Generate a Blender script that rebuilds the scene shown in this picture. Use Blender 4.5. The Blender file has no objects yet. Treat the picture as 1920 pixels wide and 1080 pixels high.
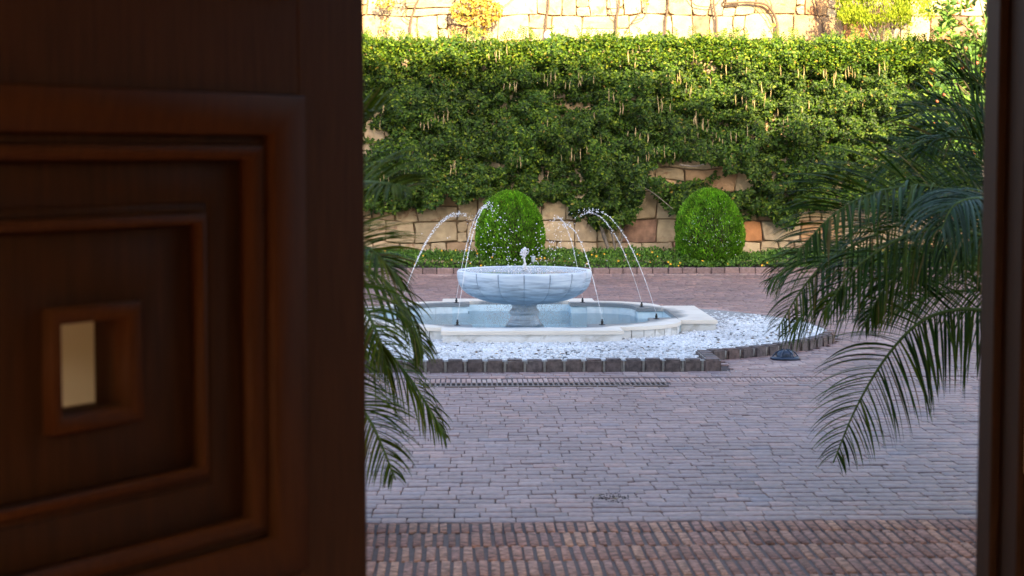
import bpy, bmesh, math, random
import numpy as np
from mathutils import Vector, Matrix
R = math.radians
random.seed(7); rng = np.random.default_rng(7)
sc = bpy.context.scene
COL = sc.collection

# ---------------------------------------------------------------- camera
YAW, PITCH, FPX, EYE = 1.954, 4.29, 3400.0, 1.6
cd = bpy.data.cameras.new('camera'); cam = bpy.data.objects.new('camera', cd); COL.objects.link(cam)
cam.location = (0, 0, EYE); cam.rotation_euler = (R(90 - PITCH), 0, R(-YAW))
cd.sensor_width = 36.0; cd.lens = 36.0 * FPX / 1920.0
cd.clip_start = 0.05; cd.clip_end = 2000
cd.dof.use_dof = True; cd.dof.focus_distance = 14.8; cd.dof.aperture_fstop = 5.0
sc.camera = cam
CM = Matrix.Rotation(R(-YAW), 3, 'Z') @ Matrix.Rotation(R(90 - PITCH), 3, 'X')
def P(px, py, Y):
    d = CM @ Vector(((px - 960) / FPX, (540 - py) / FPX, -1))
    return Vector((0, 0, EYE)) + d * (Y / d.y)

# ---------------------------------------------------------------- light
SUN_AZ, SUN_EL = 15.0, 27.0          # sun behind the house, a little to the right
w = bpy.data.worlds.new("World"); sc.world = w; w.use_nodes = True
nt = w.node_tree; bg = nt.nodes['Background']
sky = nt.nodes.new('ShaderNodeTexSky'); sky.sky_type = 'NISHITA'; sky.sun_disc = False
sky.sun_elevation = R(SUN_EL); sky.sun_rotation = R(180 - SUN_AZ); sky.altitude = 50
sky.air_density = 1.0; sky.dust_density = 3.0; sky.ozone_density = .4
nt.links.new(sky.outputs[0], bg.inputs[0]); bg.inputs[1].default_value = 0.15
sl = bpy.data.lights.new('sun', 'SUN'); sl.energy = 5.0; sl.angle = R(0.53); sl.color = (1.0, 0.79, 0.42)
so = bpy.data.objects.new('sun', sl); COL.objects.link(so)
sd = Vector((-math.sin(R(SUN_AZ)) * math.cos(R(SUN_EL)), math.cos(R(SUN_AZ)) * math.cos(R(SUN_EL)), -math.sin(R(SUN_EL))))
so.rotation_euler = sd.to_track_quat('-Z', 'Y').to_euler(); so.location = (8, -20, 30)
vs = sc.view_settings
vs.view_transform = 'Standard'; vs.look = 'None'; vs.gamma = 1; vs.use_curve_mapping = False; vs.exposure = 2.0
sc.render.engine = 'CYCLES'
sc.cycles.max_bounces = 8; sc.cycles.diffuse_bounces = 4; sc.cycles.transparent_max_bounces = 12
sc.cycles.caustics_reflective = False; sc.cycles.caustics_refractive = False
sc.cycles.sample_clamp_indirect = 4.0

# ---------------------------------------------------------------- object helpers
def tag(o, label=None, cat=None, group=None, kind=None):
    if label: o['label'] = label
    if cat: o['category'] = cat
    if group: o['group'] = group
    if kind: o['kind'] = kind
    return o
def empty(name, loc=(0, 0, 0), **k):
    o = bpy.data.objects.new(name, None); COL.objects.link(o); o.location = loc; o.empty_display_size = .1
    tag(o, **k); return o
def link(name, me, parent=None, loc=None, **k):
    o = bpy.data.objects.new(name, me); COL.objects.link(o)
    if parent is not None: o.parent = parent
    if loc is not None: o.location = loc
    tag(o, **k); return o
def np_mesh(name, V, F, mat, col=None, smooth=False):
    """V (n,3); F (m,k) equal-size faces; col (n,3) point colours"""
    V = np.asarray(V, np.float32); F = np.asarray(F, np.int32)
    me = bpy.data.meshes.new(name); m, k = F.shape
    me.vertices.add(len(V)); me.vertices.foreach_set('co', V.ravel())
    me.loops.add(m * k); me.loops.foreach_set('vertex_index', F.ravel())
    me.polygons.add(m); me.polygons.foreach_set('loop_start', np.arange(0, m * k, k, dtype=np.int32))
    if smooth: me.polygons.foreach_set('use_smooth', np.ones(m, bool))
    if col is not None:
        a = me.color_attributes.new('Col', 'FLOAT_COLOR', 'POINT')
        c = np.ones((len(V), 4), np.float32); c[:, :3] = col; a.data.foreach_set('color', c.ravel())
    me.materials.append(mat); me.update(calc_edges=True); me.validate()
    return me
def bm_mesh(name, bm, mat, smooth=False):
    me = bpy.data.meshes.new(name); bmesh.ops.recalc_face_normals(bm, faces=bm.faces[:])
    bm.to_mesh(me); bm.free(); me.materials.append(mat)
    if smooth: me.polygons.foreach_set('use_smooth', np.ones(len(me.polygons), bool))
    return me
def box_bm(bm, x0, x1, y0, y1, z0, z1, bev=0):
    b = bmesh.new()
    v = [b.verts.new(p) for p in ((x0,y0,z0),(x1,y0,z0),(x1,y1,z0),(x0,y1,z0),(x0,y0,z1),(x1,y0,z1),(x1,y1,z1),(x0,y1,z1))]
    for f in ((3,2,1,0),(4,5,6,7),(0,1,5,4),(1,2,6,5),(2,3,7,6),(3,0,4,7)): b.faces.new([v[i] for i in f])
    if bev: bmesh.ops.bevel(b, geom=b.edges[:], offset=bev, segments=1, affect='EDGES')
    t = bpy.data.meshes.new('t'); b.to_mesh(t); b.free(); bm.from_mesh(t); bpy.data.meshes.remove(t)
def box(name, x0, x1, y0, y1, z0, z1, mat, parent=None, bev=0, **k):
    bm = bmesh.new(); box_bm(bm, x0, x1, y0, y1, z0, z1, bev)
    return link(name, bm_mesh(name, bm, mat), parent, **k)
def prism(name, pts, z0, z1, mat, parent=None, bev=0, axis='z', smooth=False, **k):
    bm = bmesh.new()
    f3 = (lambda p, h: (p[0], p[1], h)) if axis == 'z' else (lambda p, h: (p[0], h, p[1]))
    lo = [bm.verts.new(f3(p, z0)) for p in pts]; hi = [bm.verts.new(f3(p, z1)) for p in pts]; n = len(pts)
    top = bm.faces.new(hi); bm.faces.new(lo[::-1])
    for i in range(n): bm.faces.new((lo[i], lo[(i+1) % n], hi[(i+1) % n], hi[i]))
    if bev: bmesh.ops.bevel(bm, geom=top.edges[:], offset=bev, segments=2, affect='EDGES')
    bmesh.ops.triangulate(bm, faces=[f for f in bm.faces if len(f.verts) > 4])
    return link(name, bm_mesh(name, bm, mat, smooth), parent, **k)
def tube_np(pts, rad, n=6):
    """tube along pts; rad list. returns V,F (quads)"""
    pts = [Vector(p) for p in pts]; V = []; F = []
    for i, p in enumerate(pts):
        t = (pts[min(i+1, len(pts)-1)] - pts[max(i-1, 0)]).normalized()
        a = t.cross(Vector((0.3, 1, 0.2))).normalized(); b = t.cross(a)
        for j in range(n):
            q = p + (a * math.cos(2*math.pi*j/n) + b * math.sin(2*math.pi*j/n)) * rad[i]
            V.append(q[:])
    for i in range(len(pts)-1):
        for j in range(n):
            F.append((i*n+j, i*n+(j+1) % n, (i+1)*n+(j+1) % n, (i+1)*n+j))
    return np.array(V), np.array(F)
def tube(name, pts, rad, mat, parent=None, n=6, **k):
    if not hasattr(rad, '__len__'): rad = [rad] * len(pts)
    V, F = tube_np(pts, rad, n)
    return link(name, np_mesh(name, V, F, mat, smooth=True), parent, **k)
def lathe(name, prof, mat, parent=None, n=32, loc=None, lobes=0, amp=0, off=0, smooth=True, **k):
    V = []; F = []
    for (r, z) in prof:
        for j in range(n):
            a = 2*math.pi*j/n
            rr = r
            if lobes:
                rr = r * (1 - amp * (1 - abs(math.sin((a - off) * lobes / 2))**.6) )
            V.append((rr*math.cos(a), rr*math.sin(a), z))
    for i in range(len(prof)-1):
        for j in range(n): F.append((i*n+j, i*n+(j+1) % n, (i+1)*n+(j+1) % n, (i+1)*n+j))
    return link(name, np_mesh(name, V, F, mat, smooth=smooth), parent, loc, **k)
def spline(ctrl, n):
    """Catmull-Rom through ctrl -> n points"""
    c = [Vector(p) for p in ctrl]; c = [c[0]*2-c[1]] + c + [c[-1]*2-c[-2]]; out = []; m = len(c)-3
    for i in range(n):
        u = i/(n-1)*m; k = min(int(u), m-1); t = u-k; a, b, d, e = c[k:k+4]
        out.append(0.5*((2*b) + (d-a)*t + (2*a-5*b+4*d-e)*t*t + (3*b-a-3*d+e)*t**3))
    return out
_tab = rng.random((64, 64, 64))
def vnoise(x, y, z=0.0):
    x, y, z = np.broadcast_arrays(np.asarray(x, float)+200, np.asarray(y, float)+200, np.asarray(z, float)+200)
    xi, yi, zi = np.floor(x).astype(int), np.floor(y).astype(int), np.floor(z).astype(int)
    fx, fy, fz = x-xi, y-yi, z-zi; s = lambda t: t*t*(3-2*t); fx, fy, fz = s(fx), s(fy), s(fz); r = 0
    for dx in (0, 1):
        for dy in (0, 1):
            for dz in (0, 1):
                r = r + _tab[(xi+dx) % 64, (yi+dy) % 64, (zi+dz) % 64]*(fx if dx else 1-fx)*(fy if dy else 1-fy)*(fz if dz else 1-fz)
    return r
def fbm(x, y, z=0.0): return (vnoise(x, y, z) + .5*vnoise(x*2.1, y*2.1, z*2.1+7) + .25*vnoise(x*4.3, y*4.3, z*4.3+3)) / 1.75
def unit(a): return a / (np.linalg.norm(a, axis=-1, keepdims=True) + 1e-9)
def leaves_np(pos, d, nrm, L, W, fold=.25, hexa=False):
    """leaf per row: base at pos, long axis d, blade normal nrm. Folded kite of two triangles (or 4 when hexa)"""
    d = unit(d); s = unit(np.cross(d, nrm)); n = np.cross(s, d); L = np.asarray(L)[:, None]; W = np.asarray(W)[:, None]
    N = len(pos)
    if not hexa:
        V = np.stack([pos, pos + d*L*.45 + s*W*.5 + n*W*fold, pos + d*L - n*L*.12, pos + d*L*.45 - s*W*.5 + n*W*fold], 1)
        F = np.array([[0, 2, 1], [0, 3, 2]]); k = 4
    else:
        V = np.stack([pos, pos+d*L*.3+s*W*.42+n*W*fold, pos+d*L*.68+s*W*.4+n*W*fold-n*L*.05, pos+d*L-n*L*.15,
                      pos+d*L*.68-s*W*.4+n*W*fold-n*L*.05, pos+d*L*.3-s*W*.42+n*W*fold, pos+d*L*.5], 1)
        F = np.array([[0, 6, 1], [1, 6, 2], [2, 6, 3], [3, 6, 4], [4, 6, 5], [5, 6, 0]]); k = 7
    Fa = (F[None] + (np.arange(N)*k)[:, None, None]).reshape(-1, 3)
    return V.reshape(-1, 3), Fa, k

# ---------------------------------------------------------------- materials
def mat_new(name):
    m = bpy.data.materials.new(name); m.use_nodes = True
    return m, m.node_tree, m.node_tree.nodes['Principled BSDF']
def N(t, typ, **k):
    n = t.nodes.new(typ)
    for a, v in k.items(): setattr(n, a, v)
    return n
def ramp(t, stops, fac):
    r = N(t, 'ShaderNodeValToRGB'); e = r.color_ramp.elements
    while len(e) > 1: e.remove(e[0])
    e[0].position = stops[0][0]; e[0].color = (*stops[0][1], 1)
    for p, c in stops[1:]: x = e.new(p); x.color = (*c, 1)
    t.links.new(fac, r.inputs[0]); return r
def noise(t, scale, detail=4, rough=.55, coord='Object', sc3=None, dist=0, off=None):
    tc = N(t, 'ShaderNodeTexCoord'); mp = N(t, 'ShaderNodeMapping')
    t.links.new(tc.outputs[coord], mp.inputs[0])
    if sc3: mp.inputs['Scale'].default_value = sc3
    if off is not None: t.links.new(off, mp.inputs['Location'])
    n = N(t, 'ShaderNodeTexNoise'); n.inputs['Scale'].default_value = scale; n.inputs['Detail'].default_value = detail
    n.inputs['Roughness'].default_value = rough; n.inputs['Distortion'].default_value = dist
    t.links.new(mp.outputs[0], n.inputs[0]); return n
def mix(t, a, b, fac, typ='MIX'):
    m = N(t, 'ShaderNodeMix', data_type='RGBA', blend_type=typ)
    for s, v in ((m.inputs[6], a), (m.inputs[7], b), (m.inputs[0], fac)):
        if isinstance(v, bpy.types.NodeSocket): t.links.new(v, s)
        else: s.default_value = (*v, 1) if isinstance(v, tuple) else v
    return m.outputs[2]
def bump(t, b, h, strength=.3, dist=.01):
    n = N(t, 'ShaderNodeBump'); n.inputs['Strength'].default_value = strength; n.inputs['Distance'].default_value = dist
    t.links.new(h, n.inputs['Height']); t.links.new(n.outputs[0], b.inputs['Normal'])
def plain(name, c, rough=.6, metal=0, var=.25, scale=20, bstr=.2, spec=.5):
    m, t, b = mat_new(name); n = noise(t, scale)
    r = ramp(t, [(.25, tuple(x*(1-var) for x in c)), (.75, tuple(min(1, x*(1+var)) for x in c))], n.outputs[0])
    t.links.new(r.outputs[0], b.inputs['Base Color']); b.inputs['Roughness'].default_value = rough
    b.inputs['Metallic'].default_value = metal; b.inputs['Specular IOR Level'].default_value = spec
    if bstr: bump(t, b, n.outputs[0], bstr, .01)
    return m
def rnd(t, per_object):
    if per_object: return N(t, 'ShaderNodeObjectInfo').outputs['Random']
    a = N(t, 'ShaderNodeAttribute', attribute_name='Col'); s = N(t, 'ShaderNodeSeparateColor')
    t.links.new(a.outputs['Color'], s.inputs[0]); return s.outputs[0]
def paver_mat(name, stops, per_object, rough=.55, wear=.35, bscale=90, spec=.4, world=True):
    m, t, b = mat_new(name); r = ramp(t, stops, rnd(t, per_object)); r.color_ramp.interpolation = 'LINEAR'
    g = N(t, 'ShaderNodeNewGeometry')
    def wn(s, d=4):
        n = N(t, 'ShaderNodeTexNoise'); n.inputs['Scale'].default_value = s; n.inputs['Detail'].default_value = d
        t.links.new(g.outputs['Position'], n.inputs[0]); return n
    n1 = wn(28, 5); n2 = wn(1.1, 3); n3 = wn(bscale, 4)
    c = mix(t, r.outputs[0], (.5, .5, .5), 0.0)
    r1 = ramp(t, [(.3, (1-wear,)*3), (.7, (1+wear*.6,)*3)], n1.outputs[0])
    r2 = ramp(t, [(.3, (.78, .77, .78)), (.5, (1, 1, 1)), (.7, (1.12, 1.11, 1.1))], n2.outputs[0])
    c = mix(t, c, r1.outputs[0], 1.0, 'MULTIPLY'); c = mix(t, c, r2.outputs[0], 1.0, 'MULTIPLY')
    t.links.new(c, b.inputs['Base Color']); b.inputs['Roughness'].default_value = rough
    b.inputs['Specular IOR Level'].default_value = spec
    bump(t, b, n3.outputs[0], .35, .004); return m
PAVE = [(0, (0.2446, 0.1548, 0.1457)), (.3, (0.3152, 0.1982, 0.1795)), (.55, (0.2822, 0.1782, 0.1693)), (.75, (0.3528, 0.2243, 0.2049)), (.86, (0.4045, 0.2303, 0.1947)), (.94, (0.2352, 0.1695, 0.182)), (1, (0.3951, 0.2564, 0.2244))]
EDGE = [(0, (0.1482, 0.1, 0.1)), (.5, (0.1872, 0.128, 0.1264)), (1, (0.2262, 0.152, 0.144))]
TERRA = [(0, (0.244, 0.1088, 0.0732)), (.25, (0.4026, 0.1856, 0.122)), (.5, (0.3294, 0.16, 0.122)), (.75, (0.5124, 0.256, 0.1586)), (1, (0.2928, 0.1344, 0.0976))]
PINK = [(0, (.38, .23, .2)), (.4, (.46, .30, .26)), (.7, (.42, .29, .27)), (1, (.50, .36, .31))]
KERB = [(0, (.12, .095, .095)), (.5, (.16, .125, .122)), (.8, (.14, .115, .12)), (1, (.18, .12, .11))]
STONE = [(0, (0.405, 0.3036, 0.1932)), (.25, (0.504, 0.3872, 0.252)), (.45, (0.45, 0.3388, 0.2184)), (.6, (0.531, 0.4136, 0.2814)), (.75, (0.468, 0.352, 0.2436)), (.88, (0.477, 0.3344, 0.2016)), (.94, (0.432, 0.2552, 0.1344)), (1, (0.387, 0.2816, 0.2016))]
M = {}
for k_, st, ro, we in (('paver', PAVE, .5, .3), ('terra', TERRA, .8, .65), ('pink', PINK, .65, .3), ('kerb', KERB, .7, .5), ('edge', EDGE, .7, .3)):
    M[k_+'_o'] = paver_mat(k_+'_piece', st, True, ro, we); M[k_+'_v'] = paver_mat(k_+'_mass', st, False, ro, we)

def stone_mat():
    m, t, b = mat_new('sandstone'); oi = N(t, 'ShaderNodeObjectInfo')
    r = ramp(t, STONE, oi.outputs['Random'])
    g = N(t, 'ShaderNodeNewGeometry')
    def wn(s, d, dist=0):
        n = N(t, 'ShaderNodeTexNoise'); n.inputs['Scale'].default_value = s; n.inputs['Detail'].default_value = d
        n.inputs['Distortion'].default_value = dist; t.links.new(g.outputs['Position'], n.inputs[0]); return n
    n1 = wn(7, 6, .5); n2 = wn(3.3, 5, .8); n3 = wn(45, 5); n4 = wn(9, 7, 1.5)
    r1 = ramp(t, [(.3, (.78, .76, .74)), (.7, (1.14, 1.14, 1.12))], n1.outputs[0])
    c = mix(t, r.outputs[0], r1.outputs[0], 1.0, 'MULTIPLY')
    s1 = ramp(t, [(.58, (0,)*3), (.66, (1,)*3)], n2.outputs[0]); s2 = ramp(t, [(.45, (0,)*3), (.56, (1,)*3)], n4.outputs[0])
    stain = mix(t, s1.outputs[0], s2.outputs[0], 1.0, 'MULTIPLY')
    sf = N(t, 'ShaderNodeMath', operation='MULTIPLY'); t.links.new(stain, sf.inputs[0]); sf.inputs[1].default_value = .65
    c = mix(t, c, (.20, .085, .05), sf.outputs[0])
    t.links.new(c, b.inputs['Base Color']); b.inputs['Roughness'].default_value = .85; b.inputs['Specular IOR Level'].default_value = .2
    bump(t, b, n3.outputs[0], .5, .012); return m
M['stone'] = stone_mat()
M['mortar'] = plain('wall_joint_earth', (.24, .165, .10), .95, var=.3)
M['stone_o'] = plain('orange_sandstone', (.46, .20, .08), .85, var=.3, scale=8)
M['stone_b'] = plain('brown_stained_sandstone', (.27, .15, .10), .85, var=.55, scale=9)
M['joint'] = plain('paving_joint_sand', (.10, .075, .075), .95, var=.3, scale=40)
M['mortar_grey'] = plain('grey_mortar', (.15, .105, .095), .9, var=.25, scale=60)
M['mortar_light'] = plain('pale_kerb_mortar', (.30, .29, .28), .9, var=.25, scale=60)
M['soil'] = plain('dark_soil', (.035, .025, .018), .95, var=.4, scale=30)
M['plaster'] = plain('cream_plaster', (.58, .57, .47), .9, var=.08, scale=3, bstr=.1)
M['black'] = plain('black_plastic', (.012, .012, .013), .4, var=.2)
M['iron'] = plain('grate_cast_stone', (.17, .12, .105), .7, var=.2, scale=60)
M['void'] = plain('drain_channel_dark', (.006, .006, .006), .9, var=.1)
M['bark'] = plain('grey_bark', (.20, .165, .14), .9, var=.4, scale=40, bstr=.5)
M['bark_pale'] = plain('pale_vine_bark', (.13, .085, .06), .9, var=.3, scale=40)
M['tile'] = plain('roof_tile', (.35, .14, .08), .8, var=.2)
M['marble_in'] = plain('pale_blue_inner_marble', (.70, .77, .80), .4, var=.12, scale=9, bstr=0)
M['seam'] = plain('dark_marble_joint', (.26, .31, .38), .7, bstr=0)
M['brass'] = plain('polished_brass', (.75, .50, .20), .35, metal=.6, var=.1)
M['blue_metal'] = plain('dark_blue_metal', (.03, .045, .08), .35, metal=.3)
M['steel'] = plain('grey_painted_metal', (.30, .36, .42), .45)
M['lampglass'] = plain('frosted_lamp_glass', (.62, .66, .72), .35, var=.05, bstr=0)

def wood(name='dark_stained_wood', c0=(.026, .010, .0035), c1=(.046, .017, .006)):
    m, t, b = mat_new(name)
    n = noise(t, 6, 6, .6, sc3=(14, 14, 1)); r = ramp(t, [(.3, c0), (.7, c1)], n.outputs[0])
    t.links.new(r.outputs[0], b.inputs['Base Color']); b.inputs['Roughness'].default_value = .65; b.inputs['Specular IOR Level'].default_value = .07
    bump(t, b, n.outputs[0], .1, .003); return m
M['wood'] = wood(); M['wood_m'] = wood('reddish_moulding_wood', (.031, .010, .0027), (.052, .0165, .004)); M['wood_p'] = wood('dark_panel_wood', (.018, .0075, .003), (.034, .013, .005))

def marble(name, top=False):
    m, t, b = mat_new(name)
    n = noise(t, 3.2, 7, .62, sc3=(.9, .9, 9), dist=.7); n2 = noise(t, 2.2, 4, .5, sc3=(1, 1, 2.5))
    n3 = noise(t, 30, 4)
    r = ramp(t, [(.30, (.30, .34, .40)), (.42, (.46, .53, .61)), (.52, (.62, .69, .78)), (.7, (.80, .85, .90))], n.outputs[0])
    r2 = ramp(t, [(.35, (.80, .83, .87)), (.6, (1, 1, 1))], n2.outputs[0])
    c = mix(t, r.outputs[0], r2.outputs[0], 1.0, 'MULTIPLY')
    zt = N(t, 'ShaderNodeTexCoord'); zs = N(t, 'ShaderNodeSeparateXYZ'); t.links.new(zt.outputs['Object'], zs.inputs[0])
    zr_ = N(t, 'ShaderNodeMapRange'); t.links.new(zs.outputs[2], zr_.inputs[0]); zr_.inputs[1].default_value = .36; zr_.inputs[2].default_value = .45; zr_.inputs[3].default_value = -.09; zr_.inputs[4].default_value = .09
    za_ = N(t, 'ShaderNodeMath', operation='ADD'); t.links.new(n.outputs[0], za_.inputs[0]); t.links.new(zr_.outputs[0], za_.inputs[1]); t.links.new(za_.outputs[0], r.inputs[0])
    rough = .4
    if top:
        r = ramp(t, [(.3, (.72, .64, .55)), (.7, (.86, .79, .70))], n.outputs[0]); c = r.outputs[0]  # warm cream of the sunlit wall's reflection put into the coping colour
        g = N(t, 'ShaderNodeTexCoord'); sx = N(t, 'ShaderNodeSeparateXYZ'); t.links.new(g.outputs['Object'], sx.inputs[0])
        x2 = N(t, 'ShaderNodeMath', operation='POWER'); t.links.new(sx.outputs[0], x2.inputs[0]); x2.inputs[1].default_value = 2
        y2 = N(t, 'ShaderNodeMath', operation='POWER'); t.links.new(sx.outputs[1], y2.inputs[0]); y2.inputs[1].default_value = 2
        s = N(t, 'ShaderNodeMath', operation='ADD'); t.links.new(x2.outputs[0], s.inputs[0]); t.links.new(y2.outputs[0], s.inputs[1])
        q = N(t, 'ShaderNodeMath', operation='SQRT'); t.links.new(s.outputs[0], q.inputs[0])
        nn = noise(t, 2.6, 5, .6); ad = N(t, 'ShaderNodeMath', operation='MULTIPLY_ADD')
        t.links.new(nn.outputs[0], ad.inputs[0]); ad.inputs[1].default_value = .5; t.links.new(q.outputs[0], ad.inputs[2])
        wr = ramp(t, [(.0, (1,)*3), (.5, (0,)*3)], ad.outputs[0])
        mr = N(t, 'ShaderNodeMapRange'); t.links.new(ad.outputs[0], mr.inputs[0])
        mr.inputs[1].default_value = 1.66; mr.inputs[2].default_value = 1.76; mr.inputs[3].default_value = 1; mr.inputs[4].default_value = 0
        c = mix(t, c, (.20, .22, .24), mr.outputs[0])
        rr = N(t, 'ShaderNodeMapRange'); t.links.new(mr.outputs[0], rr.inputs[0]); rr.inputs[3].default_value = .5; rr.inputs[4].default_value = .36
        t.links.new(rr.outputs[0], b.inputs['Roughness'])
    else:
        b.inputs['Roughness'].default_value = rough
    t.links.new(c, b.inputs['Base Color']); bump(t, b, n3.outputs[0], .08, .003); return m
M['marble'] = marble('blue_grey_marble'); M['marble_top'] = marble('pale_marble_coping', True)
def panelmarble():
    m, t, b = mat_new('pale_marble_panel'); oi = N(t, 'ShaderNodeObjectInfo')
    n = noise(t, 6, 6, .6, dist=1.0, sc3=(1, 1, 1.2))
    r = ramp(t, [(.3, (.46, .43, .38)), (.5, (.76, .75, .74)), (.7, (.82, .82, .81))], n.outputs[0])
    v = ramp(t, [(0, (.82, .82, .80)), (1, (1.05, 1.05, 1.05))], oi.outputs['Random'])
    c = mix(t, r.outputs[0], v.outputs[0], 1.0, 'MULTIPLY'); t.links.new(c, b.inputs['Base Color']); b.inputs['Roughness'].default_value = .45
    return m
M['marble_p'] = panelmarble()
M['marble_wet'] = plain('blue_pool_marble', (.62, .76, .83), .35, var=.15, scale=5, bstr=0)

def water(name, tint, sc_, st):
    m, t, b = mat_new(name); t.nodes.remove(b); out = t.nodes['Material Output']
    tr = N(t, 'ShaderNodeBsdfTransparent'); tr.inputs[0].default_value = (*tint, 1)
    gl = N(t, 'ShaderNodeBsdfGlossy'); gl.inputs['Roughness'].default_value = .04
    fr = N(t, 'ShaderNodeFresnel'); fr.inputs[0].default_value = 1.24; mx = N(t, 'ShaderNodeMixShader')
    n = noise(t, sc_, 3, .5, sc3=(1, 1, 1)); bp = N(t, 'ShaderNodeBump'); bp.inputs['Strength'].default_value = st; bp.inputs['Distance'].default_value = .03
    t.links.new(n.outputs[0], bp.inputs['Height'])
    for x in (gl, fr): t.links.new(bp.outputs[0], x.inputs['Normal'])
    t.links.new(fr.outputs[0], mx.inputs[0]); t.links.new(tr.outputs[0], mx.inputs[1]); t.links.new(gl.outputs[0], mx.inputs[2])
    t.links.new(mx.outputs[0], out.inputs[0]); return m
M['water'] = water('pool_water_surface', (.86, .96, .98), 16, 1.0); M['water2'] = water('bowl_water_surface', (.85, .93, .95), 30, 1.0)
def dropmat():
    m, t, b = mat_new('white_water_spray'); b.inputs['Base Color'].default_value = (.9, .88, .9, 1); b.inputs['Roughness'].default_value = .15
    b.inputs['Subsurface Weight'].default_value = 0; b.inputs['Specular IOR Level'].default_value = .9; return m
M['drop'] = dropmat()
def glassdrop():
    m, t, b = mat_new('clear_falling_water'); out = t.nodes['Material Output']; b.inputs['Base Color'].default_value = (.9, .92, .95, 1); b.inputs['Roughness'].default_value = .1
    tr = N(t, 'ShaderNodeBsdfTransparent'); mx = N(t, 'ShaderNodeMixShader'); mx.inputs[0].default_value = .45
    t.links.new(tr.outputs[0], mx.inputs[1]); t.links.new(b.outputs[0], mx.inputs[2]); t.links.new(mx.outputs[0], out.inputs[0]); return m
M['clear'] = glassdrop()

def leafmat(name, rough=.5, transl=.3, spec=.22, tint=(1, 1, 1)):
    m, t, b = mat_new(name); out = t.nodes['Material Output']
    a = N(t, 'ShaderNodeAttribute', attribute_name='Col')
    n = noise(t, 40, 2); r = ramp(t, [(.3, (.85,)*3), (.7, (1.15,)*3)], n.outputs[0])
    c = mix(t, a.outputs['Color'], r.outputs[0], 1.0, 'MULTIPLY')
    t.links.new(c, b.inputs['Base Color']); b.inputs['Roughness'].default_value = rough; b.inputs['Specular IOR Level'].default_value = spec
    tl = N(t, 'ShaderNodeBsdfTranslucent'); c2 = mix(t, c, (1.0, 1.15, .45), 1.0, 'MULTIPLY'); t.links.new(c2, tl.inputs[0])
    mx = N(t, 'ShaderNodeMixShader'); mx.inputs[0].default_value = transl
    t.links.new(b.outputs[0], mx.inputs[1]); t.links.new(tl.outputs[0], mx.inputs[2]); t.links.new(mx.outputs[0], out.inputs[0]); return m
M['leaf'] = leafmat('vine_leaf', .5, .2, .25); M['palm'] = leafmat('palm_leaf', .5, .15, .13); M['conifer'] = leafmat('conifer_spray', .6, .3, .2)
M['vcol'] = paver_mat('pebble', [(0, (0, 0, 0)), (1, (.86, .86, .88))], False, .6, .12)
M['pod'] = plain('dry_seed_pod', (.36, .27, .13), .7, var=.3, scale=60)
M['petal'] = plain('yellow_petal', (.75, .42, .02), .6, var=.1, bstr=0)
M['berry'] = plain('pale_berry', (.62, .68, .70), .5, var=.05, bstr=0)

# ================================================================ SETTING: ground
CX, CY = .69, 16.85                  # fountain centre
EX, EY = .69, 16.0                   # pebble island centre
def isl(a, g=0.0):
    s, c = math.sin(a), math.cos(a); ry = 2.45 if s < 0 else 2.78
    return (EX + (2.66+g)*c, EY + (ry+g)*s)
def island_r(x, y):                  # >1 outside
    ry = np.where(np.asarray(y) < EY, 2.45, 2.78); return np.hypot((np.asarray(x)-EX)/2.66, (np.asarray(y)-EY)/ry)
TABX0, TABX1, TABY = -.62, 2.0, 13.2
def in_island(x, y, g=0.0):
    return (island_r(x, y) < 1+g/2.5) | ((np.asarray(x) > TABX0-g) & (np.asarray(x) < TABX1+g) & (np.asarray(y) > TABY-g) & (np.asarray(y) < 16))
bm = bmesh.new(); n = 64; ring = []; sq = []
for i in range(n):
    a = 2*math.pi*i/n; ring.append(bm.verts.new((CX+1.50*math.cos(a), CY+1.50*math.sin(a), -.012)))
    c, s = math.cos(a), math.sin(a); k = 300/max(abs(c), abs(s)); sq.append(bm.verts.new((CX+k*c, CY+k*s, -.012)))
for i in range(n): bm.faces.new((ring[i], ring[(i+1) % n], sq[(i+1) % n], sq[i]))
ground = link('courtyard_ground', bm_mesh('courtyard_ground', bm, M['joint']), kind='structure')
paving = empty('courtyard_paving', (0, 7.84, 0), kind='structure')

def chamfer_pieces(cells, zt, ch=.006, zb=-.02, jit=.0015):
    """cells (n,4): x0,x1,y0,y1 -> tops with chamfered rims, as numpy V (n*8)"""
    n = len(cells); x0, x1, y0, y1 = cells.T; j = lambda: rng.normal(0, jit, n)
    X = np.stack([x0+j(), x1+j(), x1+j(), x0+j()], 1); Y = np.stack([y0+j(), y0+j(), y1+j(), y1+j()], 1)
    cx = X.mean(1, keepdims=True); cy = Y.mean(1, keepdims=True)
    zz = (zt + rng.normal(0, .0012, n))[:, None] + rng.normal(0, .0009, (n, 4))
    ix = X - np.sign(X-cx)*ch; iy = Y - np.sign(Y-cy)*ch
    V = np.concatenate([np.stack([X, Y, zz*0+zb], 2), np.stack([X, Y, zz-ch*.7], 2), np.stack([ix, iy, zz], 2)], 1)
    F = [[8, 9, 10, 11]]
    for i in range(4):
        k = (i+1) % 4; F.append([4+i, 4+k, 8+k, 8+i]); F.append([i, k, 4+k, 4+i])
    F = np.array(F); Fa = (F[None] + (np.arange(n)*12)[:, None, None]).reshape(-1, 4)
    return V.reshape(-1, 3), Fa, 12
def mass(name, cells, zt, mat, parent, ch=.006, kind='stuff', rv=None, jit=.0015):
    V, F, k = chamfer_pieces(np.array(cells), zt, ch, jit=jit)
    rv = rng.random(len(cells)) if rv is None else rv
    return link(name, np_mesh(name, V - np.array(parent.location)[None], F, mat, np.repeat(rv, k)[:, None].repeat(3, 1)), parent, kind=kind)
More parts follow.
